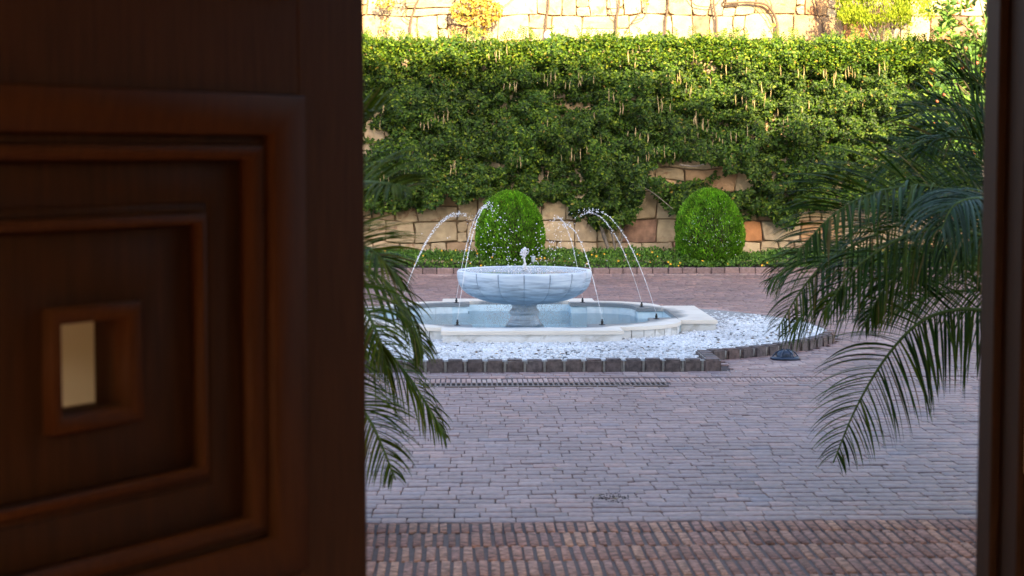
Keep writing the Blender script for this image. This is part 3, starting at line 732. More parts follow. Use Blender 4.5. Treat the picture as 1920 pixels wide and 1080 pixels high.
G = [(0.02462, 0.06552, 0.0042), (0.04596, 0.09912, 0.0049), (0.09029, 0.147, 0.0084), (0.01149, 0.0336, 0.0035), (0.1642, 0.2142, 0.014), (0.2462, 0.1764, 0.035)]
va = empty('climbing_vine', (2.6, WY-.1, 0), label='broad green climbing vine covering the lower stone wall, hung with pale seed pods', cat='climbing plant')
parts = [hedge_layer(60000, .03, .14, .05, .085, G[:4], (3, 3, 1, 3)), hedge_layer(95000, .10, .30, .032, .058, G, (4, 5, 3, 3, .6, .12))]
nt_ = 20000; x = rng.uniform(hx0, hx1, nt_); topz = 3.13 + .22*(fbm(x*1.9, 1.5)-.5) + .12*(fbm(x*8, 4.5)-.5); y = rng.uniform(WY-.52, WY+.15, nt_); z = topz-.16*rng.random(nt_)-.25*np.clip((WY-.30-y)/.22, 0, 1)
d = unit(np.stack([rng.normal(0, .8, nt_), rng.normal(-.4, .5, nt_), rng.uniform(0, 1, nt_)], 1)); nr = unit(np.stack([rng.normal(0, .5, nt_), -rng.uniform(.2, 1.1, nt_), rng.uniform(.3, 1.2, nt_)], 1)); L = rng.uniform(.032, .06, nt_)
V, F, k = leaves_np(np.stack([x, y, z], 1), d, nr, L, L*.6); parts.append((V, F, np.repeat(pal(nt_, G, (3, 5, 4, 1, 1.2, .2))*np.array([[1.35, 1.25, 1.05]]), k, 0)))  # top layer tinted lighter and yellower, sunlit tone put into the leaf colour
off = 0; Vs = []; Fs = []; Cs = []
for V, F, c in parts: Vs.append(V); Fs.append(F+off); Cs.append(c); off += len(V)
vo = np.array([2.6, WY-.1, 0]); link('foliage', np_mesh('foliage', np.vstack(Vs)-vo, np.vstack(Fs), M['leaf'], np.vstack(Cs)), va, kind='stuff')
# shoots along the top
nsh = 300; Ps = []; Ds = []; Ls = []
for i in range(nsh):
    x = random.uniform(hx0, hx1); y = WY+random.uniform(-.3, .1); z = 3.13+random.uniform(-.04, .05); h = random.uniform(.05, .20); lean = random.uniform(-.5, .5)
    for k_ in range(int(h/.014)):
        t = k_*.014; Ps.append((x+lean*t, y, z+t)); s = 1 if k_ % 2 else -1; Ds.append((s*.8+lean, random.uniform(-.5, .3), .7)); Ls.append(random.uniform(.03, .05))
Ps, Ds, Ls = np.array(Ps), np.array(Ds), np.array(Ls); V, F, k = leaves_np(Ps, Ds, np.tile([[0, -1, .5]], (len(Ps), 1))+rng.normal(0, .2, (len(Ps), 3)), Ls, Ls*.5)
link('foliage', np_mesh('top_shoots', V-vo, F, M['leaf'], np.repeat(pal(len(Ps), G, (1, 3, 4, 0, 2, .2)), k, 0)), va, kind='stuff')
# seed pods
pods = []
for v in range(4):
    Lp = (.10, .13, .16, .19)[v]; nseg = 7; pts = [(.006*math.sin(i*1.1+v), .004*math.cos(i), -Lp*i/(nseg-1)) for i in range(nseg)]
    V, F = tube_np(pts, [.0025, .0055, .0085, .0105, .010, .007, .0015], 5); V = np.array(V); V[:, 1] *= .6; pods.append(np_mesh('seed_pod', V, F, M['pod'], smooth=True))
clusters = [(725, 205), (705, 240), (830, 225), (842, 212), (795, 235), (815, 215), (1030, 145), (1040, 175), (925, 95), (912, 120), (960, 165), (1065, 160), (1150, 175), (1165, 205), (1020, 225), (1090, 150), (1110, 150), (1195, 250), (1175, 245), (1140, 260), (1060, 300), (965, 300), (960, 270), (1225, 190), (1240, 195), (1205, 290), (1260, 205), (1270, 150), (1250, 145), (1310, 225), (1320, 235), (1350, 265), (1360, 300), (1395, 230), (1410, 200), (1390, 185), (1430, 165), (1420, 185), (1470, 220), (1520, 195), (1560, 140), (1600, 185), (1580, 135), (1650, 120), (1655, 125), (1620, 180), (1500, 130), (1380, 255), (1300, 265), (1245, 285), (1215, 290), (1375, 120), (1395, 135), (1450, 135), (1590, 135), (1340, 150), (1290, 165), (1500, 205), (770, 315), (850, 310), (720, 330), (1010, 330), (1090, 285), (1120, 225), (1290, 105), (950, 128), (880, 130), (1185, 100)]
npod = 0
for (cx_, cy_) in clusters:
    for _ in range(random.randint(1, 5)):
        px, py = cx_+random.gauss(0, 9), cy_+random.gauss(0, 6)
        if npod >= 290 or not cover(np.array([px]), np.array([py]), np.array([2.]))[0]: continue
        q = P(px, py-8, WY-.50+random.uniform(-.02, .06)); o = link('seed_pod', random.choice(pods), va, q-Vector(va.location)); o.rotation_euler = (random.gauss(0, .04), random.gauss(0, .04), random.random()*6); s = random.uniform(.6, 1.05); o.scale = (s*.85, s*.85, s); npod += 1
for pts, r_ in (([(1124, 405), (1130, 435), (1139, 462), (1143, 482)], .030), ([(1158, 420), (1168, 440), (1160, 462), (1158, 482)], .022), ([(1143, 420), (1150, 450), (1156, 482)], .018), ([(1200, 348), (1225, 362), (1245, 378), (1262, 392)], .006), ([(1385, 262), (1386, 290), (1384, 312)], .012), ([(1275, 309), (1300, 312), (1320, 308)], .010)):
    k_ = spline([P(a, b, WY-.14 if r_ > .01 else WY-.46) for a, b in pts], 14); tube('stem', [q-Vector(va.location) for q in k_], [r_*random.uniform(.85, 1.1)*(1-.2*i/14) for i in range(14)], M['bark'], va, 7)

# ================================================================ ROUND SHRUBS
def egg_shrub(px, ptop, pbot, wpx, Y, label, cols, cw, berries=0):
    base = P(px, pbot, Y); top = P(px, ptop, Y); H = top.z-.075; Rw = wpx/2*Y/FPX
    root = empty('round_shrub', (base.x, Y, 0.0), label=label, cat='shrub', group='clipped round shrubs by the stone wall')
    n = 30000; u = rng.random(n); z = H*(.07+.93*u); a = rng.random(n)*2*math.pi
    def rad(z):
        t = np.clip(z/H, 0, 1); return Rw*np.where(t < .42, np.sqrt(np.clip(1-((.42-t)/.45)**2, 0, 1)), np.clip(1-((t-.42)/.585)**2.0, 0, 1)**.56)
    lump = fbm(a*2.5, z*5, 2+px*.01)
    r_ = rad(z)*(1+.10*(lump-.5)*2) * (1-.16*rng.random(n)**2.2 + .05*(vnoise(a*9, z*16, 6)-.5))
    flip = rng.random(n); r_ *= np.where(flip < .25, .86, 1.0)
    pos = np.stack([r_*np.cos(a), r_*np.sin(a), z], 1)
    out = np.stack([np.cos(a), np.sin(a), .35+0*a], 1)
    d = unit(out*.7 + np.array([0, 0, .9]) + rng.normal(0, .35, (n, 3))); nr = unit(np.cross(d, unit(out))+out*rng.uniform(-.6, 1.2, (n, 1))+rng.normal(0, .3, (n, 3)))
    L = rng.uniform(.02, .05, n); V, F, k = leaves_np(pos, d, nr, L, L*.36, .2)
    c = pal(n, cols, cw)*(.55+.9*vnoise(a*6, z*9, 3))[:, None]*(.6+.8*vnoise(a*22, z*30, 9))[:, None]
    link('crown', np_mesh('crown', V, F, M['conifer'], np.repeat(c, k, 0)), root, kind='stuff')
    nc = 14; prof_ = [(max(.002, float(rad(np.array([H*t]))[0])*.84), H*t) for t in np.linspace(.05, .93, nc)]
    core = lathe('dark_core', prof_, M['soil'], root, 20)  # solid dark core standing in for the crown's dark inside
    tube('trunk', [(0, 0, 0), (.01, 0, .2)], [.03, .025], M['bark'], root, 8)
    if berries:
        m = berries; aa = rng.uniform(-2.6, -.5, m); zz2 = H*rng.beta(3, 3, m)
        rr2 = rad(zz2)*1.01; V, F = blobs(np.stack([rr2*np.cos(aa), rr2*np.sin(aa), zz2], 1), rng.uniform(.003, .0065, m)[:, None].repeat(3, 1), 1, .1)
        link('berries', np_mesh('berries', V, F, M['berry']), root, kind='stuff')
    return root
SG = [(.10, .26, .014), (.145, .34, .02), (.055, .15, .012), (.23, .42, .03), (.13, .10, .03)]
egg_shrub(956, 350, 492, 128, 24.5, 'clipped round shrub right behind the fountain bowl, drops of water in front of it', SG, (3, 4, 2, 1, .15))
egg_shrub(1329, 346, 492, 128, 24.5, 'clipped egg-shaped shrub dotted with tiny pale berries, between fountain and right palm', SG, (3, 4, 2, 1, .15), 130)

# ground cover
n = 42000; x = rng.uniform(-2.4, 9.3, n); y = rng.uniform(23.93, 25.3, n)
hgt = .05 + .17*np.clip((y-23.85)/.45, 0, 1)*(.6+.7*fbm(x*2.2, y*2.5)) + .13*(fbm(x*6, y*6)-.5)
z = np.maximum(.02, hgt*rng.uniform(.65, 1.08, n))
d = unit(rng.normal(0, .6, (n, 3))+np.array([0, -.25, .8])); nr = unit(rng.normal(0, .5, (n, 3))+np.array([0, -.5, .8])); L = rng.uniform(.025, .05, n)
V, F, k = leaves_np(np.stack([x, y, z], 1), d, nr, L, L*.5)
link('ground_cover', np_mesh('ground_cover', V, F, M['leaf'], np.repeat(pal(n, [(.06, .14, .02), (.10, .21, .028), (.15, .27, .035), (.035, .08, .015)], (4, 4, 3, 2)), k, 0)), kind='stuff')
m = 85; fx = rng.uniform(-1.5, 8, m); fy = rng.uniform(23.9, 24.5, m); fz = .08 + .17*np.clip((fy-23.85)/.45, 0, 1)*(.65+.7*fbm(fx*2.2, fy*2.5))*1.05
pp = []; dd = []
for i in range(m):
    for j in range(6): a = j*1.047; pp.append((fx[i], fy[i]-.01, fz[i])); dd.append((math.cos(a), -.5, math.sin(a)))
pp, dd = np.array(pp), np.array(dd); L = np.full(len(pp), .017)*np.repeat(rng.uniform(.6, 1.15, m), 6)
V, F, k = leaves_np(pp, dd, np.tile([[0, -1, .4]], (len(pp), 1)), L, L*.8, .1); link('yellow_flowers', np_mesh('yellow_flowers', V, F, M['petal']), kind='stuff')
# small spot lamp in the bed
q = P(1000, 492, 24.0); sp = empty('garden_spotlight', (q.x, 24.0, .05), label='small grey spotlight standing in the ground cover just right of the central water column', cat='spotlight')
tube('stake', [(0, 0, 0), (0, 0, .10)], [.010, .010], M['steel'], sp, 8)
lathe('lamp_head', [(.001, .09), (.022, .09), (.026, .105), (.028, .165), (.024, .175), (.001, .172)], M['steel'], sp, 16)
# blue ground light on the paving
q = P(1468, 677, 14.0); bl = empty('ground_light', (q.x, 13.9, .0), label='small dark blue round ground light on the paving behind the right palm fronds', cat='ground light')
lathe('flange', [(.001, .0), (.115, .0), (.118, .012), (.095, .02), (.07, .022)], M['blue_metal'], bl, 24)
lathe('dome', [(.072, .018), (.070, .045), (.05, .062), (.02, .070), (.001, .071)], M['blue_metal'], bl, 20)
for k_ in range(6):
    a = k_*math.pi/3; tube('guard_rib', [(.10*math.cos(a), .10*math.sin(a), .018), (.075*math.cos(a), .075*math.sin(a), .05), (.02*math.cos(a), .02*math.sin(a), .076)], .005, M['blue_metal'], bl, 5)
# terrace lamp
q = P(1028, 78, 26.0); lp = empty('terrace_lamp', (q.x, 26.0, 2.93), label='small frosted glass dome lamp on the terrace just above the vine', cat='lamp')
lp.location.z += .05; tube('post', [(0, 0, -.05), (0, 0, .24)], .018, M['steel'], lp, 8)
lathe('glass_dome', [(.001, .22), (.055, .22), (.068, .25), (.066, .29), (.045, .325), (.012, .345), (.001, .346)], M['lampglass'], lp, 20)

# ================================================================ terrace plants: bare vines
UYv = UY-.10
def vine(paths, label, r0=.022, leafy=None):
    b = P(paths[0][0][0], paths[0][0][1], UYv); label=' '.join(label.split()[:16]); root = empty('wall_vine', (b.x, UYv, 2.93), label=label, cat='vine')
    o_ = Vector(root.location)
    for i, pth in enumerate(paths):
        c = [P(a, b_, UYv) for a, b_ in pth]
        if i == 0: c = [Vector((c[0].x, UYv, 2.93))] + c[1:]
        s = spline(c, 26); s = [q+Vector((random.gauss(0, .004), random.gauss(0, .004), 0)) for q in s]
        rr = r0 if i == 0 else r0*.4
        tube('stem' if i == 0 else 'branch', [q-o_ for q in s], [rr*(1-.35*k/26)*random.uniform(.85, 1.1) for k in range(26)], M['bark_pale'], root, 7)
    if leafy:
        for (lx, ly, rx, ry, nn, L0, cols) in leafy:
            n_ = nn; ang = rng.random(n_)*6.28; q_ = np.sqrt(rng.random(n_)); px = lx+rx*q_*np.cos(ang); py = ly+ry*q_*np.sin(ang)
            ps = np.array([P(a, b_, UYv-.05) for a, b_ in zip(px, py)]) - np.array(o_); ps[:, 1] -= rng.uniform(0, .22, n_)
            d = unit(rng.normal(0, .6, (n_, 3))+np.array([0, -.3, -.35])); nr = unit(rng.normal(0, .45, (n_, 3))+np.array([0, -1, .5]))
            L = rng.uniform(L0*.7, L0*1.2, n_); V, F, k = leaves_np(ps, d, nr, L, L*.85, .15, True)
            link('leaves', np_mesh('leaves', V, F, M['leaf'], np.repeat(pal(n_, cols, [1]*len(cols)), k, 0)), root, kind='stuff')
YL = [(.50, .34, .05), (.58, .42, .08), (.44, .30, .05), (.40, .36, .06), (.36, .18, .05)]
vine([[(764, 80), (770, 45), (776, 20), (790, -15)], [(768, 40), (755, 28), (765, 12)], [(716, 40), (720, 20), (740, 8), (780, 5)]], 'gnarled bare vine stem with a few yellow and brown leaves at the far left of the upper wall', .020,
     [(722, 5, 20, 14, 60, .045, YL), (745, -8, 25, 12, 60, .045, YL), (724, 46, 16, 9, 26, .04, [(.5, .3, .1), (.6, .42, .08)])])
vine([[(905, 80), (907, 55), (915, 20), (925, -10)], [(848, 62), (846, 45), (850, 30), (870, 20)], [(915, 20), (940, 15), (965, -5)]], 'vine with a dense clump of golden yellow autumn leaves on the upper wall', .016,
     [(893, 22, 50, 26, 520, .05, YL), (897, -15, 40, 20, 200, .05, YL), (900, 52, 22, 14, 60, .045, YL)])
vine([[(1021, 75), (1024, 40), (1029, 10), (1028, -15)]], 'single straight bare vine stem rising beside the frosted glass dome lamp', .020)
vine([[(1156, 70), (1156, 40), (1160, 15), (1161, -15)], [(1155, 40), (1145, 20), (1143, -10)], [(1172, 62), (1185, 42), (1210, 28), (1213, -10)], [(1185, 42), (1200, 22)]], 'bare vine with a straight stem and a side branch bending up to the right', .021, [(1210, -2, 9, 9, 14, .04, YL)])
vine([[(1247, 70), (1248, 45), (1252, 15), (1254, -15)]], 'plain bare vine stem, slightly bowed, third bare one to the right of the dome lamp', .020)
vine([[(1346, 70), (1343, 45), (1339, 15), (1336, -15)]], 'bare vine stem leaning left, below the twisted horizontal branch', .021)
vine([[(1453, 75), (1457, 50), (1450, 25), (1435, 8), (1400, 4), (1362, 6), (1358, 0), (1366, -3)], [(1455, 62), (1440, 35), (1425, 15), (1412, 5)], [(1448, 20), (1445, 5), (1436, -12)], [(1290, -5), (1305, 10), (1335, 12), (1350, 0)]], 'twisted bare vine with a long horizontal branch along the upper wall', .022, [(1447, 49, 4, 4, 6, .04, [(.7, .6, .05)])])
vine([[(1548, 72), (1543, 50), (1534, 25), (1526, -12)]], 'bare vine stem leaning left, beside the lime green conifer bush', .020)

# lime conifer bush on the terrace
q = P(1655, 75, 26.5); cb = empty('conifer_bush', (q.x, 26.5, 2.93), label='bright lime green conifer bush in the sun on the terrace at the top right', cat='shrub')
for k_ in range(7):
    a = -1+k_/3; tube('stem', [(a*.02, 0, 0), (a*.10, -.05, .2), (a*.32, -.08+.05*(k_ % 3), .55)], [.022, .018, .008], M['bark'], cb, 6)
n = 9000; tuft = np.array([(P(a, b_, 26.5)-Vector((q.x, 26.5, 2.93)))[:] for a, b_ in [(random.uniform(1572, 1730), random.uniform(-60, 42)) for _ in range(90)]+[(1590, 30), (1610, 35), (1632, 45), (1650, 38), (1672, 30), (1575, 25), (1735, 30), (1742, 5), (1738, -10)]])
tuft[:, 1] += rng.uniform(-.35, .25, len(tuft)); w2 = rng.choice(len(tuft), n); pos = tuft[w2]+rng.normal(0, .055, (n, 3))
d = unit(rng.normal(0, .35, (n, 3))+np.array([0, -.25, .75])+ (pos/np.linalg.norm(pos, axis=1, keepdims=True))*.6); nr = unit(rng.normal(0, .6, (n, 3))+np.array([0, -1, .3])); L = rng.uniform(.03, .06, n)
V, F, k = leaves_np(pos, d, nr, L, L*.42, .2); link('crown', np_mesh('crown', V, F, M['conifer'], np.repeat(pal(n, [(.30, .36, .02), (.22, .30, .02), (.38, .42, .03), (.16, .22, .02)], (3, 3, 2, 1)), k, 0)), cb, kind='stuff')

# broad-leaved tree at right with reddish fruit
q = P(1835, 300, 24.9); tr = empty('strawberry_tree', (q.x+.1, 24.9, .05), label='broad-leaved evergreen with reddish fruits beside the right door edge, above the palm', cat='tree'); o_ = Vector(tr.location)
tube('trunk', [(0, 0, 0), (-.03, 0, 1.2), (.02, 0, 2.4), (0, 0, 3.6)], [.05, .045, .03, .015], M['bark'], tr, 8)
centres = []
for _ in range(300):
    py = random.uniform(-60, 290); lo = 1735 + (45 if 90 < py < 120 else 0) + random.uniform(0, 30); centres.append(P(random.uniform(lo, 1930), py, 24.75+random.uniform(-.15, .35)))
for c in centres[::14]: tube('branch', [(random.uniform(-.02, .02), 0, max(.5, c.z-.6)), ((c-o_)*.5+Vector((0, 0, .5*(c.z-.5)*.0)))[:] if False else ((c.x-o_.x)*.5, (c.y-o_.y)*.5, c.z-.25-.05), (c-o_)[:]], [.012, .009, .004], M['bark_pale'], tr, 5)
lm = []
for v in range(5):
    V, F, k = leaves_np(np.zeros((1, 3)), np.array([[0, 0, 1.]]), np.array([[0, -1., 0]]), [1.0], [.42], .12+.05*v, True)
    col_ = np.array([(.09, .19, .03), (.13, .25, .035), (.06, .13, .025), (.18, .30, .05), (.10, .2, .03)][v]); lm.append(np_mesh('leaf', V, F, M['leaf'], np.repeat(col_[None], k, 0)))
nl = 0; sp_, sd_, sn_, sL_ = [], [], [], []
for ci, c in enumerate(centres):
    for j in range(9):
        a = j*2.4+random.random(); d = Vector((math.cos(a), -.5+.5*math.sin(a), .55+random.uniform(-.4, .4))).normalized(); pos = c+d*random.uniform(0, .03)+Vector((0, 0, random.uniform(-.05, .04)))
        L_ = random.uniform(.07, .12)
        if nl < 280 and j < 3:
            o = link('leaf', random.choice(lm), tr, pos-o_); o.rotation_mode = 'QUATERNION'; o.rotation_quaternion = d.to_track_quat('Z', 'Y') @ Vector((0, 0, 1)).rotation_difference(Vector((0, 0, 1))); o.scale = (L_,)*3; nl += 1
        else: sp_.append((pos-o_)[:]); sd_.append(d[:]); sn_.append((random.gauss(0, .4), -1, random.gauss(.5, .3))); sL_.append(L_)
sL_ = np.array(sL_); V, F, k = leaves_np(np.array(sp_), np.array(sd_), np.array(sn_), sL_, sL_*.42, .12, True)
link('leaves', np_mesh('leaves', V, F, M['leaf'], np.repeat(pal(len(sL_), [(.09, .19, .03), (.13, .25, .035), (.06, .13, .025), (.2, .3, .05), (.35, .12, .04)], (4, 4, 3, 2, .7)), k, 0)), tr, kind='stuff')
M['fruit'] = plain('red_fruit', (.50, .13, .06), .6, var=.2, bstr=0)
V, F = blobs(np.zeros((1, 3)), np.array([[.026]*3]), 1, .05); fm = np_mesh('fruit', V, F, M['fruit'], smooth=True)
for (a, b_) in ((1810, 20), (1822, 12), (1835, 62), (1811, 90), (1822, 45), (1832, 118), (1797, 5), (1770, 178), (1757, 190), (1805, 128)):
    link('fruit', fm, tr, P(a, b_, 24.45)-o_)

# ================================================================ PALMS
def frond(root, ctrl, nL, Lmax, roll=0.0, droop=.09, wd=.012, upf=.25, seed=0, cols=None, lenp=None, fwd=.75):
    rnd_ = random.Random(seed); nL = int(nL*1.45); wd *= .98; Lmax *= 1.28; pts = spline([P(a, b, Y) for a, b, Y in ctrl], 40); o_ = Vector(root.location)
    V, F = tube_np([q-o_ for q in pts], [.011*(1-.85*i/40)+.0015 for i in range(40)], 5); nV = len(V)
    fo = link('frond', np_mesh('frond', V, F, M['palm'], np.tile([[.12, .17, .045]], (nV, 1)), smooth=True), root)
    VV = []; FF = []; CC = []; base = 0; SEG = 8
    cols = cols or [(.024, .056, .004), (.040, .076, .005), (.014, .034, .004), (.065, .095, .008)]
    for side in (-1, 1):
        for i in range(nL):
            s = .06+.93*(i+rnd_.uniform(-.3, .3))/nL; s = min(max(s, 0), .995); u = s*39; k = min(int(u), 38); p = pts[k].lerp(pts[k+1], u-k)
            T = (pts[min(k+2, 39)]-pts[max(k-1, 0)]).normalized()
            Sd = T.cross(Vector((0, 0, 1)));  Sd = Sd.normalized() if Sd.length > .05 else Vector((0, 1, 0))
            Up = Sd.cross(T).normalized()
            a = roll; S2 = (Sd*math.cos(a)+Up*math.sin(a))*side; U2 = (Up*math.cos(a)-Sd*math.sin(a))
            L = Lmax*(.35+.65*math.sin(math.pi*min(1, (s*.85+.18)))) * rnd_.uniform(.86, 1.08)
            if s > .85: L *= 1-.35*(s-.85)/.15
            ff = fwd+.9*max(0, s-.6)
            d = (T*ff + S2*rnd_.uniform(.75, 1.05) + U2*(upf+rnd_.gauss(0, .13))).normalized()
            q = Vector(p); wmax = wd*rnd_.uniform(.8, 1.2); dr = droop*rnd_.uniform(.7, 1.4); c = rnd_.choice(cols) if rnd_.random() > .05 else (.16, .12, .04); f_ = rnd_.uniform(.75, 1.3)
            prevV = None
            tw = rnd_.gauss(0, .5)
            for g in range(SEG+1):
                t = g/SEG; W_ = wmax*(.55+.9*t if t < .3 else max(.02, (1-((t-.3)/.7)**1.8)*.82))
                nn = d.cross(Vector((0, 0, 1))); nn = nn.normalized() if nn.length > .02 else Vector((1, 0, 0))
                nb_ = nn.cross(d).normalized(); wv = (nn*math.cos(tw)+nb_*math.sin(tw))
                VV.append((q-o_-wv*W_/2)[:]); VV.append((q-o_+nb_*W_*.22)[:]); VV.append((q-o_+wv*W_/2)[:])
                CC += [(c[0]*f_, c[1]*f_, c[2]*f_)]*3
                if g < SEG:
                    b = base+g*3; FF.append((b, b+1, b+4, b+3)); FF.append((b+1, b+2, b+5, b+4))
                q = q+d*L/SEG; d = (d+Vector((0, 0, -dr*(1+t*1.3)))).normalized()
            base += (SEG+1)*3
    link('leaflets', np_mesh('leaflets', VV, FF, M['palm'], np.array(CC), smooth=True), fo, kind='stuff')
    return fo
def palm_plant(px, Y, label, hgt):
    q = P(px, 600, Y); root = empty('palm', (q.x, Y, 0), label=label, cat='palm', group='potted palms either side of the doorway')
    pts = [(.01*math.sin(i), .01*math.cos(i*1.3), .36+(hgt-.36)*i/12) for i in range(13)]
    tube('trunk', pts, [.075+.012*(i % 2) for i in range(13)], M['bark'], root, 12)
    lathe('pot', [(.001, 0), (.17, 0), (.19, .02), (.235, .34), (.25, .35), (.25, .39), (.225, .39), (.21, .35), (.001, .34)], M['tile'], root, 28)
    return root
RP = palm_plant(1990, 8.3, 'arching palm at the right door edge with drooping dark fronds over the paving', 1.25)
c0 = (1985, 470, 8.3)
BL = [(.05, .085, .06), (.07, .11, .08), (.04, .08, .04)]  # bluish sky reflection put into the leaflet colour
frond(RP, [(1975, 620, 8.4), (1880, 590, 8.3), (1800, 580, 8.2), (1725, 604, 8.1), (1660, 672, 8.0), (1605, 765, 7.95), (1562, 868, 7.9)], 54, .35, roll=.95, droop=.085, upf=.15, seed=1, wd=.0165, fwd=.55)
frond(RP, [(1985, 470, 8.4), (1880, 500, 8.5), (1780, 505, 8.6), (1660, 520, 8.7), (1540, 560, 8.8), (1470, 630, 8.9)], 60, .34, roll=.8, droop=.10, upf=.1, seed=2)
frond(RP, [(1985, 450, 8.3), (1870, 410, 8.2), (1760, 400, 8.1), (1640, 440, 8.0), (1530, 510, 7.9), (1455, 620, 7.85)], 62, .34, roll=.6, droop=.09, upf=.15, seed=3)
frond(RP, [(1985, 440, 8.2), (1860, 380, 8.0), (1740, 350, 7.9), (1640, 362, 7.8), (1560, 405, 7.7), (1490, 480, 7.6)], 52, .36, roll=.45, droop=.07, upf=.45, seed=4, wd=.017)
frond(RP, [(1985, 420, 8.5), (1880, 330, 8.7), (1790, 285, 8.8), (1700, 290, 8.9), (1640, 335, 9.0)], 42, .32, roll=.5, droop=.07, upf=.3, seed=5)
frond(RP, [(1985, 400, 8.6), (1900, 270, 8.8), (1820, 215, 8.9), (1740, 205, 9.0), (1690, 225, 9.1)], 36, .30, roll=.4, droop=.05, upf=.7, seed=6)
frond(RP, [(1985, 450, 7.7), (1900, 390, 7.4), (1840, 372, 7.2), (1790, 385, 7.1), (1765, 430, 7.05)], 40, .30, roll=.3, droop=.16, upf=.1, seed=7, cols=BL, wd=.012)
frond(RP, [(1985, 480, 8.6), (1860, 450, 8.9), (1730, 440, 9.1), (1610, 470, 9.3), (1500, 490, 9.4), (1440, 530, 9.5)], 60, .33, roll=.75, droop=.10, upf=.2, seed=8)
frond(RP, [(1985, 500, 8.0), (1870, 450, 7.8), (1740, 430, 7.7), (1620, 490, 7.6), (1540, 590, 7.6)], 56, .30, roll=.7, droop=.11, upf=.1, seed=9)
frond(RP, [(1985, 510, 8.6), (1880, 540, 8.8), (1780, 548, 8.9), (1690, 570, 9.0), (1610, 600, 9.1)], 48, .22, roll=.8, droop=.10, upf=.1, seed=10)
frond(RP, [(1985, 440, 8.6), (1900, 360, 9.0), (1820, 330, 9.2), (1740, 345, 9.3), (1680, 395, 9.4)], 44, .33, roll=.6, droop=.09, upf=.2, seed=11)
frond(RP, [(1985, 420, 8.4), (1910, 300, 8.4), (1850, 240, 8.4), (1780, 240, 8.4), (1725, 290, 8.4)], 40, .30, roll=.5, droop=.10, upf=.2, seed=12)
frond(RP, [(1985, 480, 8.1), (1900, 440, 7.9), (1820, 440, 7.8), (1730, 480, 7.7), (1660, 540, 7.7), (1620, 610, 7.7)], 50, .27, roll=.6, droop=.11, upf=.1, seed=13)
frond(RP, [(1985, 460, 8.9), (1880, 400, 9.2), (1780, 370, 9.4), (1680, 385, 9.5), (1590, 440, 9.6), (1530, 500, 9.6)], 56, .34, roll=.6, droop=.08, upf=.3, seed=14)
frond(RP, [(1985, 430, 8.9), (1900, 330, 9.1), (1830, 270, 9.2), (1760, 255, 9.3), (1700, 262, 9.4)], 44, .34, roll=.5, droop=.06, upf=.5, seed=15)
frond(RP, [(1985, 490, 9.0), (1890, 480, 9.2), (1800, 475, 9.4), (1700, 490, 9.5), (1600, 540, 9.6)], 56, .30, roll=.8, droop=.10, upf=.2, seed=16)
frond(RP, [(1985, 430, 8.7), (1925, 290, 8.8), (1870, 190, 8.9), (1815, 150, 9.0), (1760, 150, 9.0)], 34, .30, roll=.3, droop=.03, upf=.9, seed=17)
frond(RP, [(1985, 430, 8.2), (1900, 320, 8.1), (1830, 262, 8.1), (1760, 262, 8.1), (1715, 300, 8.1)], 34, .28, roll=.3, droop=.05, upf=.8, seed=18, wd=.015)
LP = palm_plant(560, 7.6, 'palm behind the free edge of the dark panelled door with tips hanging over the paving', 1.2)
OL2 = [(0.054, 0.09, 0.0048), (0.081, 0.12, 0.0064), (0.0405, 0.06, 0.004), (0.1148, 0.132, 0.0096)]
OL = [(0.0585, 0.084, 0.004), (0.0975, 0.12, 0.0064), (0.039, 0.066, 0.004)]
frond(LP, [(560, 470, 7.6), (620, 560, 7.7), (680, 610, 7.8), (735, 668, 7.85), (792, 745, 7.9), (838, 822, 7.95)], 54, .27, roll=-.7, droop=.09, upf=.1, seed=21, cols=OL2, fwd=.7)
frond(LP, [(560, 460, 7.6), (620, 480, 7.6), (680, 500, 7.6), (735, 540, 7.65), (775, 610, 7.7), (795, 665, 7.7)], 50, .26, roll=-.7, droop=.10, upf=.1, seed=22, cols=OL2)
frond(LP, [(560, 500, 7.4), (610, 640, 7.2), (655, 730, 7.1), (700, 800, 7.0), (742, 900, 6.95)], 46, .24, roll=-.8, droop=.09, upf=.1, seed=23, cols=OL)
frond(LP, [(560, 440, 7.0), (610, 370, 6.6), (660, 345, 6.3), (715, 343, 6.1), (775, 355, 6.0)], 34, .22, roll=-.5, droop=.05, upf=.3, seed=24, cols=OL)
frond(LP, [(560, 440, 7.2), (600, 320, 6.8), (635, 265, 6.5), (675, 230, 6.3), (712, 205, 6.2)], 34, .20, roll=-.4, droop=.03, upf=.5, seed=25, cols=OL)
frond(LP, [(560, 470, 7.0), (610, 450, 6.9), (660, 455, 6.8), (710, 480, 6.7), (745, 530, 6.7)], 40, .22, roll=-.3, droop=.05, upf=.35, seed=26, cols=OL2)
frond(LP, [(560, 480, 7.6), (620, 520, 7.4), (670, 560, 7.3), (705, 620, 7.2), (725, 690, 7.2)], 44, .24, roll=-.7, droop=.11, upf=.1, seed=27, cols=OL2)

